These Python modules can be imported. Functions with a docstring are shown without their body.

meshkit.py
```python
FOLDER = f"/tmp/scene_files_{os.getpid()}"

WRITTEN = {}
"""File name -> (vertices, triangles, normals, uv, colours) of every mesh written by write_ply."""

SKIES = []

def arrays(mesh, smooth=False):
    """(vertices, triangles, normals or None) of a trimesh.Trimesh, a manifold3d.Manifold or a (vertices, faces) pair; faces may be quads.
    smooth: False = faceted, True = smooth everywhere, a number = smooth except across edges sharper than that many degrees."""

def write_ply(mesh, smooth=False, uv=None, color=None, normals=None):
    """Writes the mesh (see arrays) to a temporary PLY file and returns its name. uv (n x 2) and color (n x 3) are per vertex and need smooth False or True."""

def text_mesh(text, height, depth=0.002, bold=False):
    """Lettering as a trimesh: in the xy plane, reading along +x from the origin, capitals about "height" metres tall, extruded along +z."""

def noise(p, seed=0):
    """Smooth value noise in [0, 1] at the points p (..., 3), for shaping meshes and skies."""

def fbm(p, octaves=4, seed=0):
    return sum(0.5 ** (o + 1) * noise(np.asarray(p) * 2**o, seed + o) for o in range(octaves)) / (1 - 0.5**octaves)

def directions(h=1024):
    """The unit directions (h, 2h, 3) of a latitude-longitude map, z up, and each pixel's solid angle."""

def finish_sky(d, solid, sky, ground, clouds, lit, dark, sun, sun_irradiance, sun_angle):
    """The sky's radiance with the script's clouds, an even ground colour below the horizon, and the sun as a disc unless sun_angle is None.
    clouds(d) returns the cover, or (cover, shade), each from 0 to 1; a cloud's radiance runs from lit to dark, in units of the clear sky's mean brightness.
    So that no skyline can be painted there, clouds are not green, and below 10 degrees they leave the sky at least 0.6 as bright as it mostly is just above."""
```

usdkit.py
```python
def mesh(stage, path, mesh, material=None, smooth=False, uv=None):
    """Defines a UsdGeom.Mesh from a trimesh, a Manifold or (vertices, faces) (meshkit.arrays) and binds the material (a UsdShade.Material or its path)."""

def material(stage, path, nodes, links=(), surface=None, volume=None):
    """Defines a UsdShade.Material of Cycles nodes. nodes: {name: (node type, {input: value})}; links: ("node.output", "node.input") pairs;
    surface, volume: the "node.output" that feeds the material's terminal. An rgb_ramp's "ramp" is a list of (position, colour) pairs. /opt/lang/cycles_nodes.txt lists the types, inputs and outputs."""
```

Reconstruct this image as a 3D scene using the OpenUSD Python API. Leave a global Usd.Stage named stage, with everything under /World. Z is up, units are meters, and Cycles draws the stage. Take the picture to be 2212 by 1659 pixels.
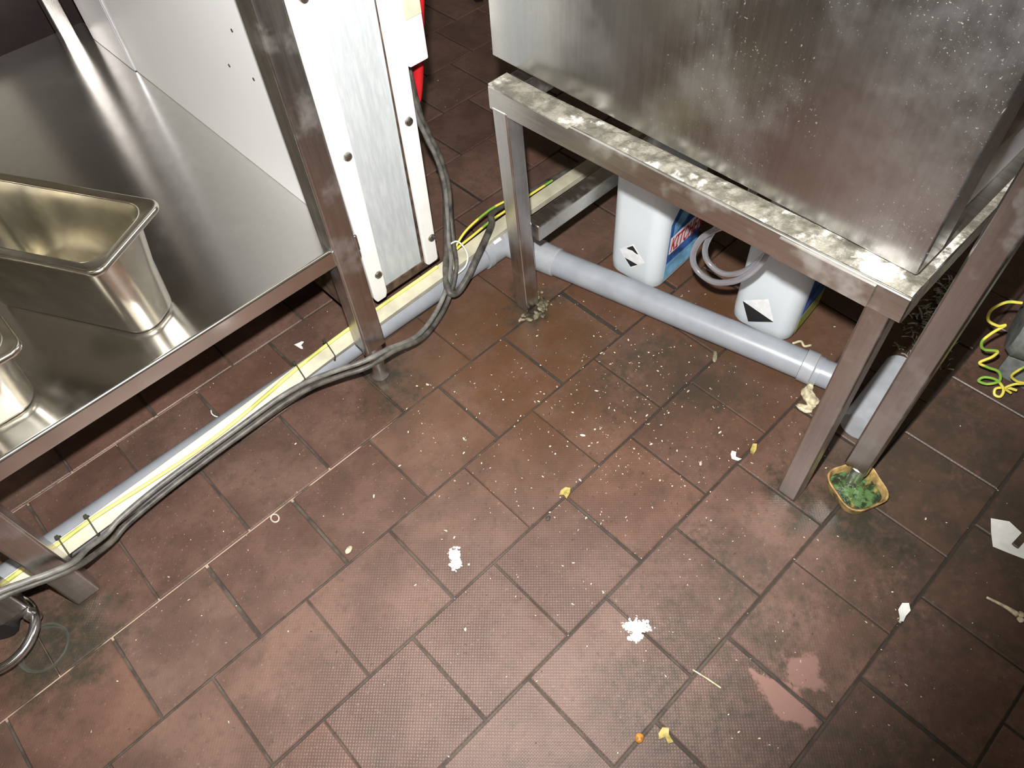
import math, random
import numpy as np, trimesh, usdkit, meshkit
import shapely.geometry as sg
from pxr import Usd, UsdGeom, UsdLux, UsdShade, Gf, Sdf, Vt

rng = np.random.default_rng(7)
random.seed(7)
stage = Usd.Stage.CreateInMemory()
UsdGeom.SetStageUpAxis(stage, 'Z')
UsdGeom.SetStageMetersPerUnit(stage, 1.0)
UsdGeom.Xform.Define(stage, '/World')
UsdGeom.Scope.Define(stage, '/World/Looks')

# ------------------------------------------------------------------ camera, lights, exposure
CAM_R = np.array([[0.7196, -0.6923, -0.0536], [-0.5798, -0.5566, -0.5950], [0.3821, 0.4592, -0.8019]])  # right, down, forward
u, s, vt = np.linalg.svd(CAM_R)
CAM_R = u @ vt
CAM_C = np.array([0.20928, -0.81301, 1.00764])
EXPOSURE = 0.0
FLASH = 34.0          # the camera's own flash
FLASH_AIM = np.array([0.93, 0.33, 0.0])
CEILING = 4.5         # unseen ceiling lamps that light the room, radiance


def frame(x, y, z, c):
    return Gf.Matrix4d(*[float(v) for r in (x, y, z) for v in (*r, 0)], *[float(v) for v in c], 1.0)


cam = UsdGeom.Camera.Define(stage, '/World/camera')
cam.AddTransformOp().Set(frame(CAM_R[0], -CAM_R[1], -CAM_R[2], CAM_C))
cam.CreateHorizontalApertureAttr(36.0)
cam.CreateVerticalApertureAttr(27.0)
cam.CreateFocalLengthAttr(36.0 * 1608.65 / 2212)
cam.CreateClippingRangeAttr((0.02, 100.0))
cam.CreateExposureAttr(EXPOSURE)

FP = CAM_C - 0.018 * CAM_R[0] - 0.082 * CAM_R[1]
zz = FP - FLASH_AIM
zz /= np.linalg.norm(zz)
xx = np.cross([0, 0, 1.0], zz)
xx /= np.linalg.norm(xx)
fl = UsdLux.SphereLight.Define(stage, '/World/flash_light')
fl.AddTransformOp().Set(frame(xx, np.cross(zz, xx), zz, FP))
fl.CreateRadiusAttr(0.012)
fl.CreateNormalizeAttr(True)
fl.CreateIntensityAttr(FLASH)
fl.CreateColorAttr(Gf.Vec3f(1.0, 0.985, 0.96))
sh = UsdLux.ShapingAPI.Apply(fl.GetPrim())
sh.CreateShapingConeAngleAttr(55.5)
sh.CreateShapingConeSoftnessAttr(0.5)
for i, (lx, ly) in enumerate(((-0.5, 0.5), (1.3, -0.9), (-0.6, -1.4))):
    rl = UsdLux.RectLight.Define(stage, '/World/ceiling_light_source_%d' % i)  # lamp out of view, lights the room and the steel weakly
    rl.AddTranslateOp().Set(Gf.Vec3d(lx, ly, 2.565))
    rl.CreateWidthAttr(1.15)
    rl.CreateHeightAttr(0.26)
    rl.CreateIntensityAttr(CEILING)
    rl.CreateColorAttr(Gf.Vec3f(1.0, 0.9, 0.74))


# ------------------------------------------------------------------ materials
class Ref(str):
    pass


class Mat:
    def __init__(self, name):
        self.name, self.nodes, self.links = name, {}, []

    def n(self, kind, **inp):
        nm = 'n%d' % len(self.nodes)
        vals = {}
        for k, v in inp.items():
            if isinstance(v, Ref):
                self.links.append((str(v), nm + '.' + k))
            else:
                vals[k] = v
        self.nodes[nm] = (kind, vals)
        outs = dict(principled_bsdf='BSDF', noise_texture='fac', voronoi_texture='distance', rgb_ramp='color', mix='color', math='value', bump='normal', mapping='vector',
                    geometry='position', separate_xyz='x', texture_coordinate='object', white_noise_texture='value', map_range='result', combine_xyz='vector', attribute='fac', object_info='random',
                    transparent_bsdf='BSDF', glossy_bsdf='BSDF', mix_closure='closure', fresnel='fac', diffuse_bsdf='BSDF')
        return Ref(nm + '.' + outs.get(kind, 'color'))

    def o(self, ref, out):
        return Ref(ref.split('.')[0] + '.' + out)

    def done(self, surface):
        return usdkit.material(stage, '/World/Looks/' + self.name, self.nodes, self.links, surface=str(surface))

    # short cuts
    def pos(self):
        return self.n('geometry')

    def noise(self, vec, scale, detail=3, rough=0.55, sc=None):
        if sc is not None:
            vec = self.n('mapping', vector=vec, scale=sc)
        return self.n('noise_texture', vector=vec, scale=scale, detail=detail, roughness=rough)

    def step(self, v, a, b, lo=0.0, hi=1.0):
        return self.n('map_range', range_type='smoothstep', value=v, from_min=a, from_max=b, to_min=lo, to_max=hi, clamp=True)

    def mix(self, fac, a, b, kind='mix'):
        return self.n('mix', mix_type=kind, fac=fac, color1=a, color2=b)

    def m(self, op, a, b=0.0, c=0.0):
        return self.n('math', math_type=op, value1=a, value2=b, value3=c)


def srgb(r, g, b):
    f = lambda c: ((c / 255 + 0.055) / 1.055) ** 2.4 if c > 10 else c / 255 / 12.92
    return (f(r), f(g), f(b))


def plain(name, col, rough=0.5, metallic=0.0, noise=0.12, scale=30, spec=0.5, bump=0.0, **kw):
    M = Mat(name)
    p = M.pos()
    f = M.noise(p, scale)
    dark = tuple(c * (1 - noise * 1.6) for c in col)
    lite = tuple(min(1, c * (1 + noise)) for c in col)
    c = M.n('rgb_ramp', fac=f, ramp=[(0.3, dark), (0.7, lite)])
    inp = dict(base_color=c, roughness=rough, metallic=metallic, specular_ior_level=spec, **kw)
    if bump:
        inp['normal'] = M.n('bump', height=M.noise(p, scale * 3), strength=bump, distance=0.002)
    return M.done(M.n('principled_bsdf', **inp))


def steel(name, col, rough, grain, stain=(0.2, 0.15, 0.1), stain_amt=0.3, scratch=0.35, stain_scale=9, bump=0.03, lines=None, grained=1.0):
    """Brushed stainless steel; grain = stretch of the brush marks."""
    M = Mat(name)
    p = M.pos()
    g = M.noise(p, 1.0, 4, 0.7, grain)
    big = M.noise(p, stain_scale, 4, 0.6)
    fine = M.noise(p, 160, 2, 0.6)
    a = M.mix(M.step(g, 0.35, 0.65), tuple(c * (1 - 0.05 * grained) for c in col), tuple(min(1, c * (1 + 0.04 * grained)) for c in col))
    dirt = M.step(big, 0.50, 0.74, 0, stain_amt)
    a = M.mix(dirt, a, stain)
    a = M.mix(M.step(fine, 0.68, 0.78, 0, scratch), a, tuple(min(1, c * 1.4) for c in col))
    met = M.m('subtract', 1.0, M.m('multiply', dirt, 0.55))
    if lines:
        for k, ang_ in enumerate(lines):
            q = M.n('mapping', vector=p, rotation=ang_)
            ln = M.noise(q, 1.0, 2, 0.5, (26, 420, 420))
            gate = M.noise(p, 6.0 + k, 3, 0.5)
            sc = M.m('multiply', M.step(ln, 0.66, 0.80, 0, 0.5), M.m('multiply', M.step(gate, 0.48, 0.60), M.step(M.o(M.n('separate_xyz', vector=p), 'y'), -0.50, -0.22, 1.0, 0.1)))
            a = M.mix(sc, a, (0.62, 0.60, 0.56))
            met = M.m('subtract', met, M.m('multiply', sc, 0.7))
    if lines:
        film = M.m('multiply', M.step(M.noise(p, 9, 5, 0.7), 0.35, 0.7, 0.02, 0.10), M.step(M.o(M.n('separate_xyz', vector=p), 'y'), -0.70, -0.46, 1.0, 0.0))
        a = M.mix(film, a, (0.45, 0.46, 0.47))
        met = M.m('subtract', met, M.m('multiply', film, 0.9))
    r = M.n('map_range', value=M.m('add', M.m('multiply', g, grained), M.m('multiply', big, 2.0 - grained)), from_min=0.6, from_max=1.4, to_min=rough * 0.85, to_max=rough * 1.2, clamp=True)
    inp = dict(base_color=a, metallic=met, roughness=r)
    if bump:
        inp['normal'] = M.n('bump', height=g, strength=bump, distance=0.001)
    return M.done(M.n('principled_bsdf', **inp))


MT = {}
MT['steel_shelf'] = steel('steel_shelf', (0.72, 0.71, 0.685), 0.17, (8, 170, 8), stain=(0.33, 0.30, 0.26), stain_amt=0.12, stain_scale=7, bump=0, grained=0.15)
MT['steel_panel'] = steel('steel_panel', (0.46, 0.455, 0.44), 0.23, (150, 150, 5), stain=(0.25, 0.235, 0.21), stain_amt=0.22, stain_scale=6, bump=0, grained=0.6, lines=((0.7, 0.3, 0.2), (0.3, 1.0, 0.5), (1.2, -0.5, 0.1)))
MT['steel_leg'] = steel('steel_leg', (0.56, 0.53, 0.51), 0.28, (130, 130, 6), stain=(0.17, 0.13, 0.10), stain_amt=0.35, stain_scale=16)
MT['steel_rail'] = steel('steel_rail', (0.62, 0.60, 0.56), 0.30, (130, 6, 130), stain=(0.34, 0.325, 0.29), stain_amt=0.6, stain_scale=13)
MT['steel_pan'] = steel('steel_pan', (0.70, 0.67, 0.59), 0.22, (20, 20, 20), stain=(0.45, 0.40, 0.30), stain_amt=0.07, scratch=0.05, stain_scale=5, bump=0, grained=0.4)
MT['chrome'] = plain('chrome', (0.62, 0.62, 0.64), 0.2, 1.0)
MT['screw'] = plain('screw', (0.45, 0.43, 0.38), 0.35, 1.0, noise=0.3, scale=200)
MT['white_board'] = plain('white_board', (0.84, 0.845, 0.85), 0.35, noise=0.02, scale=3)
MT['white_board2'] = plain('white_board2', (0.66, 0.65, 0.69), 0.35, noise=0.04, scale=3)
MT['alu'] = plain('alu', (0.75, 0.75, 0.78), 0.3, 1.0)
MT['white_strip'] = plain('white_strip', (0.88, 0.87, 0.83), 0.35, noise=0.05, scale=20)
MT['cream'] = plain('cream', (0.58, 0.545, 0.41), 0.42, noise=0.14, scale=28)
MT['cream_base'] = plain('cream_base', (0.54, 0.51, 0.40), 0.45, noise=0.16, scale=30)
MT['pipe'] = plain('pipe', (0.30, 0.32, 0.35), 0.33, noise=0.08, scale=22)
MT['pipe_fit'] = plain('pipe_fit', (0.36, 0.375, 0.40), 0.35, noise=0.1, scale=30)
MT['print'] = plain('print', (0.10, 0.115, 0.12), 0.5)
MT['sticker'] = plain('sticker', (0.82, 0.82, 0.82), 0.4, noise=0.08, scale=90)
MT['can'] = plain('can', (0.70, 0.76, 0.80), 0.3, noise=0.04, scale=9, subsurface_weight=0.25, subsurface_scale=0.02, subsurface_radius=(1.0, 1.0, 1.0))
MT['can_cap'] = plain('can_cap', (0.05, 0.10, 0.35), 0.4)
MT['black_print'] = plain('black_print', (0.022, 0.02, 0.022), 0.5)
MT['label_blue'] = plain('label_blue', (0.05, 0.16, 0.48), 0.35, noise=0.5, scale=45)
MT['label_light'] = plain('label_light', (0.22, 0.50, 0.75), 0.35, noise=0.3, scale=45)
MT['label_red'] = plain('label_red', (0.50, 0.03, 0.05), 0.35)
MT['label_white'] = plain('label_white', (0.85, 0.85, 0.85), 0.35)
MT['label_green'] = plain('label_green', (0.36, 0.42, 0.10), 0.4)
MT['cable'] = plain('cable', (0.17, 0.165, 0.15), 0.45, noise=0.3, scale=60)
MT['cable_dark'] = plain('cable_dark', (0.095, 0.088, 0.075), 0.5, noise=0.45, scale=50)
MT['tie'] = plain('tie', (0.05, 0.05, 0.03), 0.5)
MT['tie_white'] = plain('tie_white', (0.75, 0.78, 0.70), 0.4)
MT['brown_sole'] = plain('brown_sole', (0.12, 0.075, 0.05), 0.7, noise=0.5, scale=50)
MT['red'] = plain('red', (0.55, 0.015, 0.02), 0.35)
MT['unseen_panel_paint'] = plain('unseen_panel_paint', (0.22, 0.21, 0.20), 0.5)
MT['dark_block_tone'] = plain('dark_block_tone', (0.018, 0.008, 0.008), 0.6)
MT['black_rubber'] = plain('black_rubber', (0.02, 0.02, 0.022), 0.5)
MT['tray'] = plain('tray', (0.38, 0.25, 0.095), 0.5, noise=0.5, scale=60, bump=0.3)
MT['motor'] = plain('motor', (0.20, 0.215, 0.20), 0.5, noise=0.3, scale=40)
MT['gland'] = plain('gland', (0.30, 0.33, 0.24), 0.5, noise=0.5, scale=90)
MT['paper'] = plain('paper', (0.82, 0.83, 0.78), 0.7, noise=0.06, scale=60)
MT['cream_food'] = plain('cream_food', (0.62, 0.54, 0.36), 0.6, noise=0.3, scale=120)
MT['carrot'] = plain('carrot', (0.66, 0.26, 0.04), 0.45, noise=0.4, scale=140)
MT['leaf'] = plain('leaf', (0.46, 0.36, 0.10), 0.5, noise=0.3, scale=120)
MT['dark_bit'] = plain('dark_bit', (0.045, 0.035, 0.028), 0.6, noise=0.4, scale=90)
MT['onion'] = plain('onion', (0.58, 0.52, 0.42), 0.35, noise=0.2, scale=120)
MT['powder'] = plain('powder', (0.86, 0.86, 0.84), 0.85)
MT['crumb'] = plain('crumb', (0.70, 0.64, 0.50), 0.6, noise=0.4, scale=35)
MT['crumb_dark'] = plain('crumb_dark', (0.09, 0.065, 0.045), 0.5, noise=0.5, scale=35)
MT['lint'] = plain('lint', (0.40, 0.41, 0.34), 0.8, noise=0.7, scale=70)
MT['grease'] = plain('grease', (0.22, 0.19, 0.12), 0.45, noise=0.55, scale=60, bump=0.5)
MT['room_wall'] = plain('room_wall', (0.82, 0.78, 0.70), 0.4, noise=0.05, scale=2)
MT['room_ceiling'] = plain('room_ceiling', (0.66, 0.63, 0.57), 0.8, noise=0.04, scale=2)

M = Mat('dirt_ledge')   # steel ledge caked with pale grease
p = M.pos()
a = M.mix(M.step(M.noise(p, 38, 5, 0.7), 0.40, 0.62), (0.11, 0.103, 0.082), (0.235, 0.22, 0.18))
a = M.mix(M.step(M.m('add', M.noise(p, 22, 5, 0.65), M.m('multiply', M.step(M.o(M.n('separate_xyz', vector=p), 'y'), -0.62, -0.30, 1.0, 0.0), 0.07)), 0.57, 0.68), a, (0.56, 0.535, 0.49))
MT['dirt_ledge'] = M.done(M.n('principled_bsdf', base_color=a, roughness=0.42, normal=M.n('bump', height=M.noise(p, 70, 4, 0.7), strength=0.6, distance=0.004)))

M = Mat('galvanised')
p = M.pos()
v = M.n('voronoi_texture', vector=M.n('mapping', vector=p, scale=(1.0, 1.0, 0.45)), scale=95)
g = M.noise(p, 1.0, 4, 0.65, (170, 170, 22))
a = M.mix(M.step(g, 0.36, 0.66), (0.54, 0.57, 0.585), (0.66, 0.69, 0.70))
a = M.mix(M.n('math', math_type='multiply', value1=M.o(v, 'distance'), value2=0.5), a, (0.50, 0.55, 0.57))
MT['galvanised'] = M.done(M.n('principled_bsdf', base_color=a, metallic=0.25, roughness=0.42, normal=M.n('bump', height=g, strength=0.05, distance=0.002)))

M = Mat('earth_wire')   # yellow and green bands
p = M.pos()
w = M.noise(p, 26, 1, 0.4)
a = M.mix(M.step(w, 0.54, 0.60), (0.80, 0.70, 0.10), (0.22, 0.42, 0.05))
MT['earth_wire'] = M.done(M.n('principled_bsdf', base_color=a, roughness=0.4))
M = Mat('earth_wire_pale')
p = M.pos()
a = M.mix(M.step(M.noise(p, 18, 1, 0.4), 0.56, 0.64), (0.83, 0.74, 0.22), (0.50, 0.52, 0.12))
MT['earth_wire_pale'] = M.done(M.n('principled_bsdf', base_color=a, roughness=0.4))

M = Mat('muck')
p = M.pos()
a = M.mix(M.step(M.noise(p, 75, 4, 0.6), 0.42, 0.6), (0.025, 0.035, 0.018), (0.09, 0.17, 0.06))
a = M.mix(M.step(M.noise(p, 42, 3, 0.6), 0.60, 0.70), a, (0.34, 0.21, 0.06))
MT['muck'] = M.done(M.n('principled_bsdf', base_color=a, roughness=0.22, normal=M.n('bump', height=M.noise(p, 140, 3), strength=0.5, distance=0.004)))

M = Mat('clear_hose')
MT['clear_hose'] = M.done(M.n('principled_bsdf', base_color=(0.80, 0.79, 0.82), roughness=0.16, transmission_weight=0.88, ior=1.4))
M = Mat('clear_cup')
MT['clear_cup'] = M.done(M.n('principled_bsdf', base_color=(0.85, 0.88, 0.82), roughness=0.15, transmission_weight=0.96, ior=1.2))

M = Mat('lamp_panel')
MT['lamp_panel'] = M.done(M.n('principled_bsdf', base_color=(0.9, 0.9, 0.85), roughness=0.5))


def grime(M, p):
    """Masks of the floor's dirt, in world space: (grey grime, brown grease, speck, bare)."""
    xyz = M.n('separate_xyz', vector=p)
    x, y = M.o(xyz, 'x'), M.o(xyz, 'y')
    big = M.noise(p, 5.5, 5, 0.62)
    mid = M.noise(p, 17, 7, 0.74)

    def blob(cx, cy, r0, r1):
        dx, dy = M.m('subtract', x, cx), M.m('subtract', y, cy)
        d = M.m('sqrt', M.m('add', M.m('multiply', dx, dx), M.m('multiply', dy, dy)))
        d = M.m('add', d, M.m('multiply', M.m('subtract', mid, 0.5), 0.30))
        return M.step(d, r0, r1, 1.0, 0.0)
    return x, y, big, mid, blob


def tile_material(name, base, seed, studs):
    M = Mat(name)
    p = M.pos()
    x, y, big, mid, blob = grime(M, p)
    q = M.n('mapping', vector=p, location=(seed * 3.1, seed * 1.7, 0))
    fine = M.noise(q, 70, 4, 0.7)
    patch = M.noise(q, 11, 3, 0.5)
    lo = tuple(c * 0.80 for c in base)
    hi = (min(1, base[0] * 1.17), min(1, base[1] * 1.2), min(1, base[2] * 1.2))
    a = M.mix(M.step(patch, 0.35, 0.65), lo, hi)
    a = M.mix(M.step(fine, 0.45, 0.75, 0, 0.45), a, tuple(c * 0.55 for c in base))
    a = M.mix(M.step(M.noise(q, 33, 5, 0.7), 0.50, 0.72, 0, 0.5), a, (0.062, 0.048, 0.035))
    a = M.mix(M.step(M.noise(q, 210, 2, 0.6), 0.63, 0.74, 0, 0.5), a, (0.27, 0.215, 0.175))
    # moulded studs: worn pale on top, with flash glare painted into the colour
    k = 2 * math.pi / 0.0053
    sx = M.m('sine', M.m('multiply', x, k))
    sy = M.m('sine', M.m('multiply', y, k))
    st = M.step(M.m('multiply', sx, sy), -0.25, 0.6)
    wear_glare = M.m('multiply', blob(0.33, -0.66, 0.12, 0.46), studs)
    wear_glare = M.m('multiply', wear_glare, M.step(mid, 0.35, 0.55, 0.35, 1.0))
    a = M.mix(M.m('multiply', wear_glare, 0.15), a, (0.17, 0.118, 0.103))
    a = M.mix(M.m('multiply', M.m('multiply', st, wear_glare), 0.36), a, (0.25, 0.21, 0.195))
    # brown grease around the table leg and under it
    grease = M.m('maximum', blob(0.74, -0.20, 0.06, 0.40), blob(1.05, -0.42, 0.02, 0.42))
    a = M.mix(M.m('multiply', grease, M.step(mid, 0.32, 0.62, 0.25, 0.80)), a, (0.098, 0.044, 0.015))
    # grey-green grime, thicker under and in front of the right hand table
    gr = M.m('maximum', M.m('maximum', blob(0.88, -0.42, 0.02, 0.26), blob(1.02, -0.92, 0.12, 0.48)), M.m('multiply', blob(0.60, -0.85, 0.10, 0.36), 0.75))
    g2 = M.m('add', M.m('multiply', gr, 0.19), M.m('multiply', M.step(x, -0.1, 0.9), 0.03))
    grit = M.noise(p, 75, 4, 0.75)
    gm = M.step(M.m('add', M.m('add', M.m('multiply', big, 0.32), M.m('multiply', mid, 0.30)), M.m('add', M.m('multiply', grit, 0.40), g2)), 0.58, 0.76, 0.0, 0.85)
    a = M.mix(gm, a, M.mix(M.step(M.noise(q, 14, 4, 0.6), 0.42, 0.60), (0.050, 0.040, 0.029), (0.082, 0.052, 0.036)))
    spot = M.step(M.noise(p, 120, 3, 0.6), 0.62, 0.72, 0, 0.6)
    a = M.mix(M.m('multiply', spot, M.step(big, 0.4, 0.6, 0.2, 1)), a, (0.045, 0.035, 0.025))
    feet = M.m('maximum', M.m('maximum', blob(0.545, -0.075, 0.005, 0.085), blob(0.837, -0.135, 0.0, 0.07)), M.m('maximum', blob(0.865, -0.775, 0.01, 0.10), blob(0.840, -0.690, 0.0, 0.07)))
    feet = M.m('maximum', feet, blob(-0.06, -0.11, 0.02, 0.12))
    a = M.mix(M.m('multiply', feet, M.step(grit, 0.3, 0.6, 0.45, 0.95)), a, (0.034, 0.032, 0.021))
    # one clean, bare patch
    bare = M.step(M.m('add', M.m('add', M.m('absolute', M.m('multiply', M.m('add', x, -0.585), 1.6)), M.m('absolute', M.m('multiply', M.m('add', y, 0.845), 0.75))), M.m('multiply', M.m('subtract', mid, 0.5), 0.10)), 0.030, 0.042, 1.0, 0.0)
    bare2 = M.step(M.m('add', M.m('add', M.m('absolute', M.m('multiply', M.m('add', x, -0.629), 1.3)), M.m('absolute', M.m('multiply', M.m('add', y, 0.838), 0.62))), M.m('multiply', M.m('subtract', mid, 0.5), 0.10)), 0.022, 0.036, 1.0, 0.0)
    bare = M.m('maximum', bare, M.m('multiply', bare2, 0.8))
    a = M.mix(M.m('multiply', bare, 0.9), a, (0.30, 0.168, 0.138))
    keep = M.m('subtract', 1.0, M.m('minimum', M.m('add', M.m('multiply', gm, 0.7), bare), 1.0))
    h = M.m('add', M.m('multiply', M.m('multiply', st, keep), M.m('add', 0.18, M.m('multiply', wear_glare, 0.75))), M.m('multiply', fine, 0.5))
    nrm = M.n('bump', height=h, strength=0.35, distance=0.0014)
    ro = M.n('map_range', value=M.m('add', mid, M.m('multiply', grease, -0.45)), from_min=0.0, from_max=0.8, to_min=0.33, to_max=0.50, clamp=True)
    return M.done(M.n('principled_bsdf', base_color=a, roughness=ro, normal=nrm, specular_ior_level=0.38))


TILE_COL = [(0.134, 0.075, 0.057), (0.121, 0.067, 0.051), (0.146, 0.083, 0.063), (0.130, 0.076, 0.058), (0.139, 0.073, 0.053)]
TILES = [tile_material('quarry_tile_%d' % i, c, i + 1, 1.0) for i, c in enumerate(TILE_COL)]
M = Mat('grout')
p = M.pos()
x, y, big, mid, blob = grime(M, p)
a = M.mix(M.step(mid, 0.40, 0.62), (0.040, 0.033, 0.025), (0.095, 0.080, 0.064))
line = M.m('multiply', M.step(M.m('absolute', M.m('add', y, 0.1487)), 0.004, 0.006, 1.0, 0.0), M.step(x, 0.45, 0.52, 1.0, 0.0))
line2 = M.m('multiply', M.step(M.m('absolute', M.m('add', y, -0.1487)), 0.004, 0.006, 1.0, 0.0), M.step(x, 0.26, 0.34, 1.0, 0.0))
a = M.mix(M.step(x, 0.40, 0.85, 0.0, 0.75), a, (0.020, 0.016, 0.012))
fresh = M.m('multiply', M.m('maximum', line, line2), M.step(M.noise(p, 14, 3, 0.5), 0.40, 0.50))
a = M.mix(fresh, a, (0.42, 0.31, 0.23))
MT['grout'] = M.done(M.n('principled_bsdf', base_color=a, roughness=0.75, normal=M.n('bump', height=mid, strength=0.4, distance=0.002)))

# ------------------------------------------------------------------ scene helpers
USED = {}


def numbered(parent, name):
    k = (parent, name)
    USED[k] = USED.get(k, -1) + 1
    return '%s/%s' % (parent, name if USED[k] == 0 else '%s_%03d' % (name, USED[k]))


def tag(prim, label=None, cat=None, group=None, kind=None):
    for k, v in (('label', label), ('category', cat), ('group', group), ('kind', kind)):
        if v:
            prim.SetCustomDataByKey(k, v)
    return prim


def thing(name, label, cat, group=None, kind=None):
    x = UsdGeom.Xform.Define(stage, numbered('/World', name))
    return tag(x.GetPrim(), label, cat, group, kind)


def part(parent, name, mesh, mat, smooth=False, label=None, kind=None):
    path = numbered(str(parent.GetPath()), name)
    m = usdkit.mesh(stage, path, mesh, MT[mat] if isinstance(mat, str) else mat, smooth=smooth)
    return tag(m.GetPrim(), label, None, None, kind)


def solo(name, mesh, mat, label, cat, group=None, kind=None, smooth=False):
    m = usdkit.mesh(stage, numbered('/World', name), mesh, MT[mat] if isinstance(mat, str) else mat, smooth=smooth)
    return tag(m.GetPrim(), label, cat, group, kind)


def cat(*ms):
    return trimesh.util.concatenate([m for m in ms])


def loft(rings, cap0=True, cap1=True, closed=False):
    """A skin through rings of equal point count."""
    R = np.asarray(rings, float)
    n, k = R.shape[:2]
    v = list(R.reshape(-1, 3))
    f = []
    for i in range(n if closed else n - 1):
        a0, b0 = i * k, ((i + 1) % n) * k
        for j in range(k):
            a, b = a0 + j, a0 + (j + 1) % k
            c, d = b0 + (j + 1) % k, b0 + j
            f += [(a, b, c), (a, c, d)]
    if not closed:
        if cap0:
            v.append(R[0].mean(0)); c = len(v) - 1
            f += [(c, (j + 1) % k, j) for j in range(k)]
        if cap1:
            v.append(R[-1].mean(0)); c = len(v) - 1; o = (n - 1) * k
            f += [(c, o + j, o + (j + 1) % k) for j in range(k)]
    m = trimesh.Trimesh(np.array(v), np.array(f), process=False)
    if m.volume < 0:
        m.invert()
    return m


def rrect(w, h, r, n=4):
    """Points of a rounded rectangle centred on the origin, anticlockwise."""
    r = min(r, w / 2 - 1e-5, h / 2 - 1e-5)
    out = []
    for cx, cy, a0 in ((w / 2 - r, h / 2 - r, 0), (-w / 2 + r, h / 2 - r, 90), (-w / 2 + r, -h / 2 + r, 180), (w / 2 - r, -h / 2 + r, 270)):
        for i in range(n + 1):
            a = math.radians(a0 + 90 * i / n)
            out.append((cx + r * math.cos(a), cy + r * math.sin(a)))
    return np.array(out)


def bar(p0, p1, w, h, side=(0, 1, 0), r=0.003, n=3, ch=0.0015):
    """A rounded rectangular tube from p0 to p1; w along side, h along the other."""
    p0, p1 = np.array(p0, float), np.array(p1, float)
    d = p1 - p0
    L = np.linalg.norm(d)
    d /= L
    s_ = np.array(side, float)
    s_ -= d * (s_ @ d)
    s_ /= np.linalg.norm(s_)
    t_ = np.cross(d, s_)
    rings = []
    for t, k in ((0, ch), (ch, 0), (L - ch, 0), (L, ch)):
        rings.append([p0 + d * t + s_ * q[0] + t_ * q[1] for q in rrect(w - 2 * k, h - 2 * k, max(r - k, 2e-4), n)])
    return loft(rings)


def box(x0, x1, y0, y1, z0, z1, r=0.002, n=2):
    """A box with all its edges rounded."""
    w, l = x1 - x0, y1 - y0
    c = np.array([(x0 + x1) / 2, (y0 + y1) / 2])
    r = min(r, w / 2.1, l / 2.1, (z1 - z0) / 2.1)
    rings = []
    steps = [(z0 + r * (1 - math.sin(a)), r * (1 - math.cos(a))) for a in np.linspace(math.pi / 2, 0, n + 1)] + [(z1 - r * (1 - math.sin(a)), r * (1 - math.cos(a))) for a in np.linspace(0, math.pi / 2, n + 1)]
    for z, k in steps:
        rings.append([(*(c + q), z) for q in rrect(w - 2 * k, l - 2 * k, max(r - k * 0.6, 3e-4), n)])
    return loft(rings)


def smooth_path(pts, n=8):
    """Catmull-Rom through the points."""
    P = np.asarray(pts, float)
    P = np.vstack([2 * P[0] - P[1], P, 2 * P[-1] - P[-2]])
    out = []
    for i in range(1, len(P) - 2):
        a, b, c, d = P[i - 1:i + 3]
        for t in np.linspace(0, 1, n, endpoint=False):
            out.append(0.5 * (2 * b + (c - a) * t + (2 * a - 5 * b + 4 * c - d) * t * t + (3 * b - a - 3 * c + d) * t ** 3))
    out.append(P[-2])
    return np.array(out)


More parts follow.
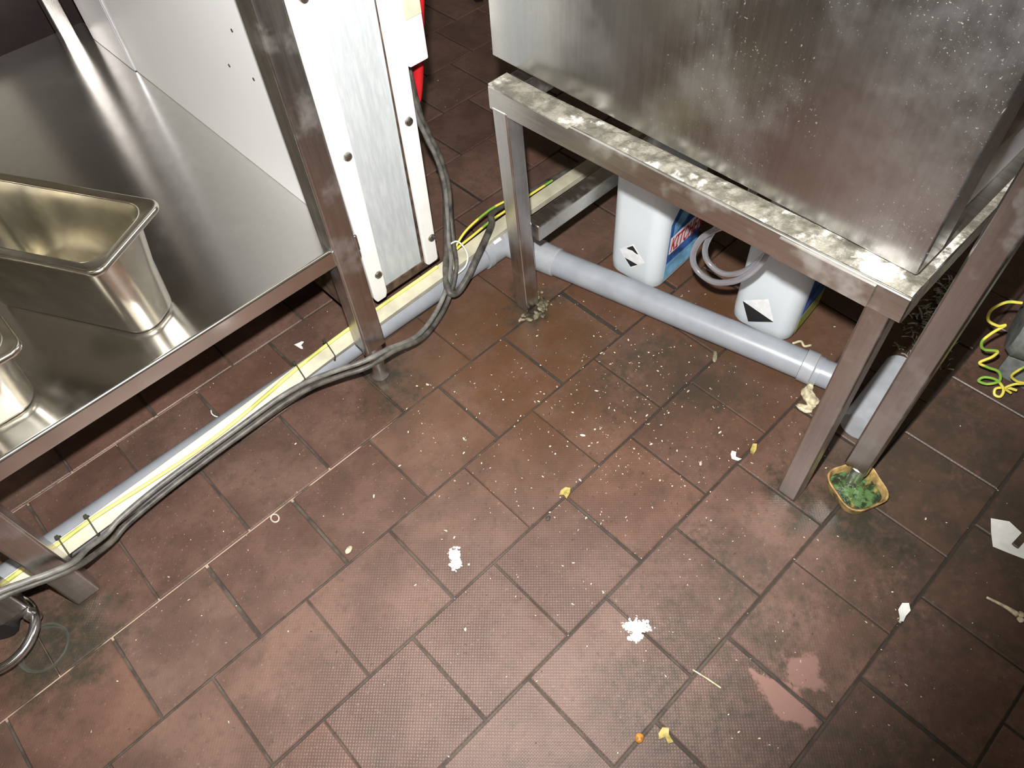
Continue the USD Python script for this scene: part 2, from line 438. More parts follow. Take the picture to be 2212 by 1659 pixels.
def tube(pts, r, n=12, smooth=0, hollow=0.0, closed=False):
    P = smooth_path(pts, smooth) if smooth else np.asarray(pts, float)
    rad = np.broadcast_to(r, len(P)) if np.ndim(r) == 0 else np.interp(np.linspace(0, 1, len(P)), np.linspace(0, 1, len(r)), r)
    T = np.gradient(P, axis=0)
    if closed:
        T = np.roll(P, -1, 0) - np.roll(P, 1, 0)
    T /= np.linalg.norm(T, axis=1, keepdims=True) + 1e-12
    ref = np.array([0, 0, 1.0]) if abs(T[0][2]) < 0.9 else np.array([1.0, 0, 0])
    nrm = np.cross(T[0], ref); nrm /= np.linalg.norm(nrm)
    rings = []
    for p_, t_, q_ in zip(P, T, rad):
        nrm = nrm - t_ * (nrm @ t_); nrm /= np.linalg.norm(nrm)
        b_ = np.cross(t_, nrm)
        rings.append([p_ + q_ * (nrm * math.cos(a) + b_ * math.sin(a)) for a in np.linspace(0, 2 * math.pi, n, endpoint=False)])
    if hollow:
        inner = []
        for ring, p_ in zip(rings, P):
            inner.append([p_ + (np.array(v) - p_) * (1 - hollow) for v in ring])
        return loft(rings + inner[::-1], closed=True)
    return loft(rings, closed=closed)


def lathe(profile, origin=(0, 0, 0), axis=(0, 0, 1), n=28, closed=False):
    """Profile of (radius, height) turned about the axis."""
    ax = np.array(axis, float); ax /= np.linalg.norm(ax)
    ref = np.array([1.0, 0, 0]) if abs(ax[0]) < 0.9 else np.array([0, 1.0, 0])
    e1 = np.cross(ax, ref); e1 /= np.linalg.norm(e1)
    e2 = np.cross(ax, e1)
    o = np.array(origin, float)
    rings = [[o + ax * h + max(r, 1e-5) * (e1 * math.cos(a) + e2 * math.sin(a)) for a in np.linspace(0, 2 * math.pi, n, endpoint=False)] for r, h in profile]
    return loft(rings, closed=closed)


def plate(poly, thick, origin, ex, ey):
    """A flat outline (shapely polygon or points) laid on the plane origin, ex, ey and thickened along its normal."""
    if not hasattr(poly, 'exterior'):
        poly = sg.Polygon(poly)
    m = trimesh.creation.extrude_polygon(poly, thick, engine='earcut')
    ex, ey = np.array(ex, float), np.array(ey, float)
    T = np.eye(4)
    T[:3, 0], T[:3, 1], T[:3, 2], T[:3, 3] = ex, ey, np.cross(ex, ey), origin
    m.apply_transform(T)
    return m


def quadprism(b, t, z0, z1, y0, y1):
    """An upright slat whose foot spans x = b[0]..b[1] at z0 and whose head spans t[0]..t[1] at z1."""
    r = 0.003
    rings = []
    for z, (a, c) in ((z0, b), (z1, t)):
        rings.append([((a + c) / 2 + q[0], (y0 + y1) / 2 + q[1], z) for q in rrect(c - a, y1 - y0, r, 3)])
    return loft(rings)


# ------------------------------------------------------------------ the setting: floor of single tiles, walls, ceiling
PITCH, GAP = 0.150, 0.0031
ROW = 0.1487
floor = tag(UsdGeom.Xform.Define(stage, numbered('/World', 'floor')).GetPrim(), None, None, None, 'structure')
part(floor, 'grout_bed', box(-1.9, 3.2, -2.4, 1.95, -0.05, -0.0032, r=0.001), 'grout')


def visible(x, y, margin=140):
    q = CAM_R @ (np.array([x, y, 0]) - CAM_C)
    if q[2] < 0.1:
        return False
    px, py = q[0] / q[2] * 1608.65 + 1106, q[1] / q[2] * 1608.65 + 829.5
    return -margin < px < 2212 + margin and -margin < py < 1659 + margin


def tile_mesh(x0, x1, y0, y1):
    c, h = 0.0016, 0.012
    tl = rng.normal(0, 0.0012, 2)
    z = rng.normal(0, 0.00035)
    v, f = [], []
    for k, zz_ in ((0, -h), (0, -c), (c, 0)):
        for xx_, yy_ in ((x0 + k, y0 + k), (x1 - k, y0 + k), (x1 - k, y1 - k), (x0 + k, y1 - k)):
            dz = z + tl[0] * (xx_ - (x0 + x1) / 2) + tl[1] * (yy_ - (y0 + y1) / 2) if zz_ > -h else 0
            v.append((xx_, yy_, min(zz_ + dz, 0.0006)))
    for i in range(2):
        for j in range(4):
            a, b = i * 4 + j, i * 4 + (j + 1) % 4
            f += [(a, b, b + 4), (a, b + 4, a + 4)]
    f += [(8, 9, 10), (8, 10, 11)]
    return trimesh.Trimesh(np.array(v), np.array(f), process=False)


rest = []
count = 0
for k in range(-18, 16):
    y1 = -k * ROW - GAP / 2
    y0 = -(k + 1) * ROW + GAP / 2
    off = 0.0 if k % 2 else 0.5
    for i in range(-13, 22):
        x0 = (i + off) * PITCH + GAP / 2 + rng.normal(0, 0.0008)
        x1 = (i + 1 + off) * PITCH - GAP / 2 + rng.normal(0, 0.0008)
        if x0 < -1.9 or x1 > 3.2 or y0 < -2.4 or y1 > 1.95:
            continue
        m = tile_mesh(x0, x1, y0, y1)
        if visible((x0 + x1) / 2, (y0 + y1) / 2) and count < 300:
            part(floor, 'tile', m, TILES[rng.integers(len(TILES))])
            count += 1
        else:
            rest.append(m)
part(floor, 'tile_field', cat(*rest), TILES[0], kind='stuff')


def struct(name, mesh, mat):
    m = usdkit.mesh(stage, numbered('/World', name), mesh, MT[mat])
    return tag(m.GetPrim(), None, None, None, 'structure')


struct('wall_back', box(-2.0, 3.3, 1.95, 2.05, 0, 2.6, r=0.001), 'room_wall')  # out of view, set near and pale to brighten the low shelf's reflections
struct('wall_front', box(-2.0, 3.3, -2.5, -2.4, 0, 2.6, r=0.001), 'room_wall')
struct('wall_left', box(-2.0, -1.9, -2.4, 1.95, 0, 2.6, r=0.001), 'room_wall')
struct('wall_right', box(3.2, 3.3, -2.4, 1.95, 0, 2.6, r=0.001), 'room_wall')
struct('door_1', box(0.53, 0.80, 1.915, 1.9495, 0.001, 2.02, r=0.003), 'unseen_panel_paint')  # out of view, placed to darken a band of the low shelf's reflections
struct('ceiling', box(-2.0, 3.3, -2.5, 2.05, 2.6, 2.7, r=0.001), 'room_ceiling')

# ------------------------------------------------------------------ left bench
bench = thing('steel_rack', 'stainless steel rack at left whose broad low shelf carries two steel pans', 'rack')
part(bench, 'shelf', box(-0.008, 0.572, -0.0705, 0.826, 0.279, 0.310, r=0.0045, n=6), 'steel_shelf', smooth=40)
for (x0, x1, y0, y1, z0) in ((0.5275, 0.5655, -0.0755, -0.0375, 0.085), (-0.0135, 0.0225, -0.0750, -0.0390, 0.004), (0.5135, 0.5440, 0.785, 0.8155, 0.03), (-0.0135, 0.0225, 0.785, 0.821, 0.03)):
    part(bench, 'leg', bar(((x0 + x1) / 2, (y0 + y1) / 2, z0), ((x0 + x1) / 2, (y0 + y1) / 2, 1.80), x1 - x0, y1 - y0, side=(1, 0, 0), r=0.004), 'steel_leg', smooth=40)
fx, fy = 0.5465, -0.0565
part(bench, 'adjustable_foot', lathe([(0.0165, 0.0008), (0.017, 0.004), (0.012, 0.012), (0.011, 0.03), (0.0135, 0.034), (0.0135, 0.06), (0.016, 0.064), (0.016, 0.0855)], (fx, fy, 0), n=24), 'steel_leg', smooth=40)
for (qx, qy) in ((0.529, 0.8), (0.0045, 0.803)):
    part(bench, 'adjustable_foot', lathe([(0.016, 0.0008), (0.016, 0.004), (0.011, 0.008), (0.011, 0.031)], (qx, qy, 0), n=20), 'steel_leg', smooth=40)
part(bench, 'upper_shelf', box(-0.008, 0.556, -0.0705, 0.826, 1.76, 1.79, r=0.003, n=3), 'steel_shelf', smooth=40)  # out of view, set high so the low shelf mirrors the pale wall
part(bench, 'weld_seam', tube([(0.5275, -0.058, 0.3104), (0.5270, -0.066, 0.3108), (0.5268, -0.0735, 0.3085)], 0.0013, n=8), 'alu', smooth=True)


def gn_pan(name, label, L, W, D, centre, ang, rot_r=0.028):
    """A deep steel food pan, right way up: tapered body and a rolled rim."""
    t = thing(name, label, 'pan', group=None)
    c, a = np.array(centre, float), math.radians(ang)
    ex, ey = np.array([math.cos(a), math.sin(a)]), np.array([-math.sin(a), math.cos(a)])

    def ring(k, z, r):
        return [(*(c[:2] + q[0] * ex + q[1] * ey), c[2] + z) for q in rrect(L - 2 * k, W - 2 * k, max(r, 0.004), 7)]
    tk = 0.0012
    outer = [ring(0.036, 0.0004, 0.022), ring(0.030, 0.0025, 0.026), ring(0.0265, 0.008, 0.029), ring(0.0225, D * 0.5, 0.029), ring(0.0155, D - 0.02, 0.029), ring(0.0125, D - 0.008, 0.029), ring(0.0115, D - 0.0012, 0.029)]
    inner = [ring(0.0125, D - 0.0006, 0.028), ring(0.0145, D - 0.007, 0.028), ring(0.0175, D - 0.02, 0.028), ring(0.0245, D * 0.5, 0.028), ring(0.0285, 0.009, 0.028), ring(0.032, 0.0042, 0.025), ring(0.038, 0.0022, 0.021)]
    part(t, 'pan_body', loft(outer + inner), 'steel_pan', smooth=50)
    rr = []
    for q in np.linspace(0, 2 * math.pi, 10, endpoint=False):
        rr.append(ring(0.0030 + 0.0030 * math.cos(q), D - 0.0036 + 0.0044 * math.sin(q), 0.0135 - 0.002 * math.cos(q)))
    flange = loft([ring(0.0035, D - 0.0014, 0.012), ring(0.0035, D + 0.0006, 0.012), ring(0.0105, D - 0.0002, 0.024), ring(0.0135, D - 0.0018, 0.028), ring(0.0115, D - 0.0026, 0.029)], closed=True)
    part(t, 'rolled_rim', cat(loft(rr, closed=True), flange), 'steel_pan', smooth=60)
    return t


ang = math.degrees(math.atan2(0.87, -0.49))
u_, w_ = np.array([-0.49, 0.87]), np.array([0.87, 0.49])
Lp, Wp = 0.300, 0.127
cc = u_ * (-0.190 + Lp / 2) + w_ * (0.195 + Wp / 2)
gn_pan('food_pan', 'deep stainless steel food pan with rolled rim standing askew on the low steel shelf', Lp, Wp, 0.147, (cc[0], cc[1], 0.3102), ang)
gn_pan('food_pan', 'smaller steel food pan at the front left corner of the low shelf', 0.135, 0.150, 0.105, (0.162 - 0.0675, -0.056 + 0.075, 0.3102), 0.0)

# ------------------------------------------------------------------ partition end: white boards, galvanised stud, white strips
SCREW_DOTS = [(0.075, 0.557), (0.126, 0.492), (0.062, 0.498)]
part_t = thing('partition', 'white panelled partition end with galvanised stud between two screwed white strips', 'partition')
part(part_t, 'face_board', box(0.5585, 0.5665, 0.030, 0.571, 0.311, 1.75, r=0.001), 'white_board', smooth=40)
part(part_t, 'face_board', box(0.5555, 0.5640, 0.5745, 0.742, 0.311, 1.75, r=0.001), 'white_board2', smooth=40, label='greyer board behind the metal joint strip')
part(part_t, 'joint_strip', box(0.5560, 0.5672, 0.5712, 0.5743, 0.311, 1.75, r=0.0008), 'alu')
for (qy, qz) in SCREW_DOTS:
    part(part_t, 'board_screw', lathe([(0.0024, 0), (0.0022, 0.0006), (0.0002, 0.0009)], (0.5584, qy, qz), axis=(-1, 0, 0), n=10), 'dark_bit')
part(part_t, 'core', box(0.567, 0.762, 0.046, 0.745, 0.075, 1.75, r=0.001), 'brown_sole')
part(part_t, 'side_board', box(0.7625, 0.7705, 0.046, 0.745, 0.075, 1.75, r=0.001), 'white_board')
part(part_t, 'galvanised_stud', quadprism((0.644, 0.7335), (0.655, 0.764), 0.068, 1.35, 0.0385, 0.046), 'galvanised', smooth=40)
tip = [(0.0, 0.0)]


def strip(b, t, z0, z1, y0, y1, tip=0.012):
    rings = []
    for z, (a, c), k in ((z0, b, 0.30), (z0 + tip * 0.4, b, 0.12), (z0 + tip, b, 0), (z1, t, 0)):
        w = (c - a) * (1 - k)
        rings.append([((a + c) / 2 + q[0], (y0 + y1) / 2 + q[1], z) for q in rrect(w, y1 - y0, 0.0022, 3)])
    return loft(rings)


SX = 0.0
part(part_t, 'white_strip', strip((0.618, 0.6465), (0.612, 0.672), 0.058, 1.35, 0.0300, 0.0386), 'white_strip', smooth=40)
part(part_t, 'white_strip', strip((0.7375, 0.7640), (0.756, 0.795), 0.062, 1.35, 0.0300, 0.0386, tip=0.005), 'white_strip', smooth=40)
part(part_t, 'sole_batten', box(0.628, 0.772, 0.0375, 0.070, 0.052, 0.0725, r=0.002), 'brown_sole')
for (sx, sz) in ((0.6405, 0.352), (0.755, 0.352), (0.6375, 0.1145), (0.757, 0.118), (0.640, 0.580)):
    s_ = part(part_t, 'screw', lathe([(0.0072, 0.0), (0.0072, 0.0012), (0.0062, 0.0034), (0.0035, 0.0048), (0.0001, 0.0050)], (sx, 0.0302, sz), axis=(0, -1, 0), n=18), 'screw', smooth=35)
    part(s_, 'screw_slot', box(sx - 0.0042, sx + 0.0042, 0.0248, 0.0266, sz - 0.0008, sz + 0.0008, r=0.0003), 'dark_bit')
sb = thing('wall_box', 'white plastic electrical box fixed beside the right hand strip of the partition', 'electrical box')
part(sb, 'box_body', box(0.771, 0.806, 0.024, 0.075, 0.432, 0.60, r=0.003, n=3), 'white_strip', smooth=40)
part(sb, 'box_cover', box(0.775, 0.8035, 0.0215, 0.0245, 0.50, 0.596, r=0.001), 'cream', smooth=40)

# ------------------------------------------------------------------ waste pipes
P1 = [(-0.20, 0.0190, 0.0255), (-0.02, 0.0175, 0.0255), (0.30, 0.0160, 0.0255), (0.60, 0.0125, 0.0255), (0.872, 0.0085, 0.0255)]
pp = thing('waste_pipe', 'grey plastic waste pipe running along the floor under the steel rack and partition', 'pipe')
part(pp, 'pipe_run', tube(P1, 0.0248, n=28, smooth=4), 'pipe', smooth=40)
d1 = np.array([1, -0.015, 0]); d1 /= np.linalg.norm(d1)


def socket(o, d, prof, n=28):
    return lathe([(r, h) for h, r in prof], o, axis=d, n=n)


part(pp, 'socket', socket((0.845, 0.009, 0.0262), d1, [(0, 0.0262), (0.001, 0.0295), (0.013, 0.0300), (0.014, 0.0285), (0.046, 0.0285), (0.048, 0.027)]), 'pipe_fit', smooth=35)
d2 = np.array([0.109, -0.48, 0.0]); d2 /= np.linalg.norm(d2)
elb = [np.array([0.885, 0.0083, 0.0262])]
for a in np.linspace(0, 1, 8):
    t0, t1, t2 = np.array([0.893, 0.008, 0.0262]), np.array([0.906, 0.008, 0.0262]), np.array([0.9085, -0.014, 0.0262])
    elb.append((1 - a) ** 2 * t0 + 2 * a * (1 - a) * t1 + a * a * t2)
elb.append(np.array([0.9085, -0.014, 0.0262]) + d2 * 0.02)
part(pp, 'elbow', tube(elb, 0.0270, n=28), 'pipe_fit', smooth=40)
mm = []
for h in np.linspace(-0.55, 0.95, 12):
    mm.append((h, 0.0))
lab = []
for x_, in ((0.868,), (0.886,)):
    lab.append([(x_, 0.009 - 0.0289 * math.cos(a), 0.0262 + 0.0289 * math.sin(a)) for a in np.linspace(0.95, 1.75, 10)])
lv = np.array(lab).reshape(-1, 3)
lf = [(i, i + 1, i + 11) for i in range(9)] + [(i, i + 11, i + 10) for i in range(9)]
part(pp, 'sticker', (np.vstack([lv, lv + [0, 0, 0.0002]]), np.array(lf + [(c, b, a) for a, b, c in (np.array(lf) + 20)])), 'sticker', label='white printed sticker on the socket')
lab = [[(x_, 0.0097 - 0.02495 * math.cos(a), 0.0255 + 0.02495 * math.sin(a)) for a in np.linspace(0.62, 0.95, 6)] for x_ in (0.822, 0.840)]
lv = np.array(lab).reshape(-1, 3)
lf = [(i, i + 1, i + 7) for i in range(5)] + [(i, i + 7, i + 6) for i in range(5)]
part(pp, 'print_mark', (lv, np.array(lf)), 'print', label='dark printed mark on the pipe')

S2 = np.array([0.9085, -0.014, 0.0262]) + d2 * 0.02
pp2 = thing('waste_pipe', 'grey plastic waste pipe crossing the floor in front of the two white canisters', 'pipe')
E2 = S2 + d2 * 0.60
part(pp2, 'pipe_run', tube([S2 + d2 * t for t in np.linspace(0.0, 0.575, 8)], 0.0248, n=28), 'pipe', smooth=40)
part(pp2, 'socket', socket(S2 - d2 * 0.006, d2, [(0, 0.0275), (0.001, 0.0298), (0.012, 0.0302), (0.014, 0.0286), (0.030, 0.0284), (0.032, 0.0298), (0.046, 0.0300), (0.048, 0.0285), (0.082, 0.0275), (0.085, 0.0252)]), 'pipe_fit', smooth=35)
part(pp2, 'collar', socket(S2 + d2 * 0.545, d2, [(0, 0.0250), (0.001, 0.0272), (0.020, 0.0274), (0.021, 0.0255), (0.024, 0.0240)]), 'pipe_fit', smooth=35)
part(pp2, 'pipe_end', tube([S2 + d2 * t for t in np.linspace(0.566, 0.612, 4)], 0.0232, n=28), 'pipe', smooth=40)
pp3 = thing('waste_pipe', 'pale blue grey pipe seen end on in the gap between the two right hand legs', 'pipe')
part(pp3, 'pipe_run', tube([(1.005, -0.690, 0.0262), (1.06, -0.686, 0.0262), (1.135, -0.681, 0.0262)], 0.0252, n=28), 'pipe_fit', smooth=40)
part(pp3, 'end_cap', socket((0.985, -0.6912, 0.0262), (1, 0.061, 0), [(0, 0.022), (0.001, 0.0258), (0.028, 0.0260), (0.0285, 0.0252)]), 'pipe_fit', smooth=35)

# ------------------------------------------------------------------ cable trunking, ties, cables
tr = thing('cable_trunking', 'cream plastic mini trunking lying along the grey waste pipe on the floor', 'cable trunking')
T = [(-0.075, -0.0085, 0.0490), (0.0, -0.008, 0.0500), (0.30, -0.004, 0.0545), (0.50, 0.0005, 0.0580), (0.76, 0.004, 0.0585), (0.93, 0.010, 0.0610), (1.18, 0.006, 0.0640), (1.34, 0.006, 0.0640)]
T = np.array(T) + [0, 0.0005, -0.0032]


def trunk(w, h, dy, dz):
    P = smooth_path(T, 5)
    rings = []
    for i, p_ in enumerate(P):
        tilt = np.interp(p_[0], [0.0, 0.3, 0.5, 0.75, 1.0], [0.78, 0.60, 0.38, 0.20, 0.05])
        cy, sy = math.cos(tilt), math.sin(tilt)
        rings.append([(p_[0], p_[1] + (q[0] + dy) * cy - (q[1] + dz) * sy, p_[2] + (q[0] + dy) * sy + (q[1] + dz) * cy) for q in rrect(w, h, 0.0015, 2)])
    return loft(rings)


part(tr, 'trunk_base', trunk(0.0245, 0.0125, 0, 0), 'cream_base', smooth=40)
part(tr, 'trunk_lid', trunk(0.0265, 0.0035, 0, 0.0075), 'cream', smooth=40)


def on_trunk(x_, dy, dz):
    P = smooth_path(T, 5)
    p_ = np.array([x_, np.interp(x_, P[:, 0], P[:, 1]), np.interp(x_, P[:, 0], P[:, 2])])
    tilt = np.interp(x_, [0.0, 0.3, 0.5, 0.75, 1.0], [0.78, 0.60, 0.38, 0.20, 0.05])
    return np.array([x_, p_[1] + dy * math.cos(tilt) - dz * math.sin(tilt), p_[2] + dy * math.sin(tilt) + dz * math.cos(tilt)])


ew = [on_trunk(x_, dy, 0.0120) for x_, dy in ((-0.07, 0.008), (0.02, 0.0085), (0.08, 0.008), (0.15, 0.003), (0.23, -0.0015), (0.30, -0.001), (0.37, 0.003), (0.44, 0.008), (0.52, 0.010), (0.60, 0.010), (0.70, 0.009), (0.745, 0.009))]
solo('earth_wire', tube(ew, 0.0030, n=10, smooth=5), 'earth_wire_pale', 'yellow and green earth wire lying along the top of the cream trunking', 'wire', smooth=40)
TIE_LABELS = ['black cable tie round the trunking nearest the front left rack leg', 'second black cable tie round the trunking from its cut left end', 'black cable tie round the trunking and grey cables midway along', 'black cable tie round the trunking closest to the rack leg with adjustable foot']
for lb, x_ in zip(TIE_LABELS, (0.022, 0.066, 0.436, 0.498)):
    ring = []
    for q in rrect(0.0305, 0.0255, 0.004, 3):
        ring.append(on_trunk(x_ + q[0] * 0.12, q[0] * 1.0, q[1] + 0.0045))
    t = thing('cable_tie', lb, 'cable tie')
    part(t, 'strap', tube(ring, 0.0011, n=6, closed=True), 'tie', smooth=True)
    hd = on_trunk(x_ + 0.001, 0.0165, 0.0155)
    part(t, 'tie_head', box(hd[0] - 0.0026, hd[0] + 0.0026, hd[1] - 0.003, hd[1] + 0.003, hd[2] - 0.0025, hd[2] + 0.0025, r=0.0008), 'tie', smooth=40)

CA = [(0.790, 0.085, 0.62), (0.789, 0.078, 0.45), (0.792, 0.072, 0.36), (0.796, 0.070, 0.325), (0.807, 0.068, 0.280), (0.819, 0.064, 0.230), (0.8235, 0.060, 0.170), (0.813, 0.052, 0.112), (0.792, 0.030, 0.085), (0.765, -0.005, 0.066), (0.723, -0.032, 0.046), (0.676, -0.052, 0.035), (0.619, -0.076, 0.050), (0.556, -0.0925, 0.088), (0.509, -0.0915, 0.098), (0.467, -0.071, 0.094), (0.427, -0.047, 0.082), (0.380, -0.032, 0.071), (0.312, -0.027, 0.063), (0.238, -0.0265, 0.060), (0.160, -0.028, 0.058), (0.100, -0.033, 0.055), (0.073, -0.042, 0.055), (0.049, -0.062, 0.078), (0.031, -0.0860, 0.101), (0.005, -0.0900, 0.116), (-0.020, -0.087, 0.126), (-0.057, -0.086, 0.142), (-0.14, -0.085, 0.155)]
CA = np.array(CA)
cb = solo('power_cable', tube(CA + [0.0, 0.0, 0.002], 0.0042, n=12, smooth=6), 'cable', 'upper grey power cable of the pair hanging by the partition and following the trunking', 'cable', smooth=40)
CB = CA.copy()
CB[:8] += [0.0085, 0.001, 0.0]
CB[8:14] += [0.0075, -0.004, -0.006]
CB[14:20] += [0.003, -0.006, -0.0085]
CB[20:24] += [0.002, -0.006, -0.0105]
CB[24:] += [-0.001, -0.0008, -0.0085]
solo('power_cable', tube(CB, 0.0044, n=12, smooth=6), 'cable_dark', 'blackish power cable of the pair, hanging lower along the floor pipe', 'cable', smooth=40)
CC = [(0.800, 0.082, 0.62), (0.802, 0.078, 0.40), (0.809, 0.072, 0.29), (0.8225, 0.068, 0.232), (0.8265, 0.064, 0.165), (0.811, 0.056, 0.095), (0.785, 0.030, 0.070), (0.752, -0.004, 0.062), (0.733, -0.028, 0.052), (0.731, -0.040, 0.046), (0.745, -0.042, 0.042), (0.772, -0.038, 0.053), (0.808, -0.026, 0.070), (0.846, -0.010, 0.080), (0.880, 0.010, 0.082), (0.91, 0.035, 0.080), (1.02, 0.05, 0.05), (1.2, 0.06, 0.02)]
solo('flexible_conduit', tube(CC, 0.0062, n=14, smooth=6), 'cable_dark', 'thick dark flexible conduit looped over the grey pipe beside the table leg', 'conduit', smooth=40)
solo('earth_wire', tube([(0.785, 0.022, 0.058), (0.798, 0.022, 0.070), (0.822, 0.026, 0.083), (0.850, 0.030, 0.088), (0.897, 0.032, 0.092), (0.938, 0.031, 0.089)], 0.0023, n=10, smooth=6), 'earth_wire', 'bright yellow and green earth wire sticking up loose beside the table leg', 'wire', smooth=40)
solo('earth_wire', tube([(0.79, 0.016, 0.071), (0.811, 0.018, 0.0725), (0.843, 0.020, 0.0735), (0.892, 0.024, 0.0745), (0.945, 0.024, 0.074), (1.05, 0.02, 0.076)], 0.0024, n=10, smooth=6), 'earth_wire', 'green and yellow earth wire lying on the trunking below the loose one', 'wire', smooth=40)
solo('cable_tie', tube([(0.787, 0.026, 0.082), (0.801, 0.018, 0.087), (0.806, 0.006, 0.078), (0.802, -0.008, 0.066), (0.788, -0.015, 0.055), (0.767, -0.016, 0.052)], 0.0017, n=8, smooth=6), 'tie_white', 'white cable tie curling over the trunking next to the conduit loop', 'cable tie', smooth=True)

# ------------------------------------------------------------------ right hand table with the steel cabinet on it
table = thing('steel_stand', 'stainless steel tube stand with greasy ledge carrying the big steel cabinet', 'stand')
part(table, 'leg', bar((0.834, -0.1270, 0.003), (0.8200, -0.121, 0.412), 0.030, 0.030, side=(1, 0, 0), r=0.003), 'steel_leg', smooth=40)
part(table, 'leg', bar((0.8400, -0.6790, 0.003), (0.8375, -0.6785, 0.412), 0.029, 0.029, side=(1, 0, 0), r=0.003), 'steel_leg', smooth=40)
part(table, 'leg', bar((1.42, -0.560, 0.003), (1.42, -0.560, 0.412), 0.030, 0.030, side=(1, 0, 0), r=0.003), 'steel_leg', smooth=40)
part(table, 'leg', bar((1.42, -0.127, 0.003), (1.42, -0.127, 0.412), 0.030, 0.030, side=(1, 0, 0), r=0.003), 'steel_leg', smooth=40)
part(table, 'front_rail', bar((0.8245, -0.100, 0.4225), (0.8405, -0.703, 0.4285), 0.038, 0.036, side=(1, 0, 0), r=0.003), 'steel_rail', smooth=40)
part(table, 'side_rail', bar((0.842, -0.6860, 0.4285), (1.44, -0.678, 0.4285), 0.032, 0.036, side=(0, 1, 0), r=0.003), 'steel_rail', smooth=40)
part(table, 'side_rail', bar((0.842, -0.118, 0.4225), (1.44, -0.118, 0.4285), 0.032, 0.036, side=(0, 1, 0), r=0.003), 'steel_rail', smooth=40)
part(table, 'back_rail', bar((1.425, -0.100, 0.4285), (1.425, -0.700, 0.4285), 0.038, 0.036, side=(1, 0, 0), r=0.003), 'steel_rail', smooth=40)
part(table, 'low_stretcher', bar((0.848, -0.134, 0.174), (1.42, -0.134, 0.174), 0.030, 0.032, side=(0, 1, 0), r=0.003), 'steel_rail', smooth=40)
# proud plate welded on the rail's front, near the right leg
pl = np.array([[-0.556, 0.4125], [-0.556, 0.4410], [-0.667, 0.4435], [-0.667, 0.4135]])
part(table, 'patch_plate', plate(pl * [-1, 1] + [0, 0.0005], 0.0035, (0.8062, 0, 0), (0.021, -1, 0), (0, 0, 1)), 'steel_rail')


def crust(y0, y1, w0, w1, ztop, seed, hump=0.0035):
    """A lumpy skin of grease on the rail's top; open at the middle of nothing: a closed thin slab."""
    nx, ny = 9, 150
    top = np.zeros((ny, nx, 3))
    for i, yy in enumerate(np.linspace(y0, y1, ny)):
        t = (yy - y0) / (y1 - y0)
        for j, k in enumerate(np.linspace(0, 1, nx)):
            xa = w0[0] + (w1[0] - w0[0]) * t
            xb = w0[1] + (w1[1] - w0[1]) * t
            top[i, j] = (xa + (xb - xa) * k, yy, ztop[0] + (ztop[1] - ztop[0]) * t)
    flat = top.reshape(-1, 3)
    hgt = meshkit.fbm(flat * [90, 90, 1], 4, seed)
    hgt = np.clip((hgt - 0.42) * 4, 0.06, 1) * hump
    edge = np.minimum(np.tile(np.arange(nx), ny), nx - 1 - np.tile(np.arange(nx), ny)) > 0
    up = flat + np.c_[np.zeros((len(flat), 2)), hgt * np.where(edge, 1, 0.1)]
    lo = flat - [0, 0, 0.0008]
    f = []
    n = len(flat)
    for i in range(ny - 1):
        for j in range(nx - 1):
            a = i * nx + j
            f += [(a, a + 1, a + nx + 1), (a, a + nx + 1, a + nx), (n + a, n + a + nx + 1, n + a + 1), (n + a, n + a + nx, n + a + nx + 1)]
    m = trimesh.Trimesh(np.vstack([up, lo]), np.array(f), process=False)
    return m


part(table, 'ledge_grease', crust(-0.104, -0.701, (0.8090, 0.8425), (0.8250, 0.8585), (0.4408, 0.4468), 3), 'dirt_ledge', smooth=True, label='pale grease caked on the ledge')
part(table, 'ledge_grease', crust(-0.6905, -0.6995, (0.846, 1.40), (0.846, 1.40), (0.4468, 0.4468), 5, 0.002), 'dirt_ledge', smooth=True, label='pale grease on the side rail')
part(table, 'top_strap', box(0.8052, 0.8415, -0.250, -0.102, 0.4405, 0.4445, r=0.001), 'dirt_ledge', label='raised steel strap at the left end of the ledge')

cabin = thing('steel_cabinet', 'large brushed stainless steel cabinet standing on the tube stand, scratched and stained front', 'cabinet')
part(cabin, 'front_panel', box(0.8480, 0.9020, -0.6905, -0.0660, 0.4520, 1.02, r=0.0022, n=3), 'steel_panel', smooth=40)
part(cabin, 'body', box(0.9025, 1.42, -0.6800, -0.078, 0.535, 1.02, r=0.002), 'steel_leg', smooth=40)
part(cabin, 'plinth', box(0.9025, 1.41, -0.6760, -0.085, 0.4495, 0.535, r=0.001), 'white_board2', smooth=40, label='pale grey plinth panel under the cabinet body')

# ------------------------------------------------------------------ canisters under the table


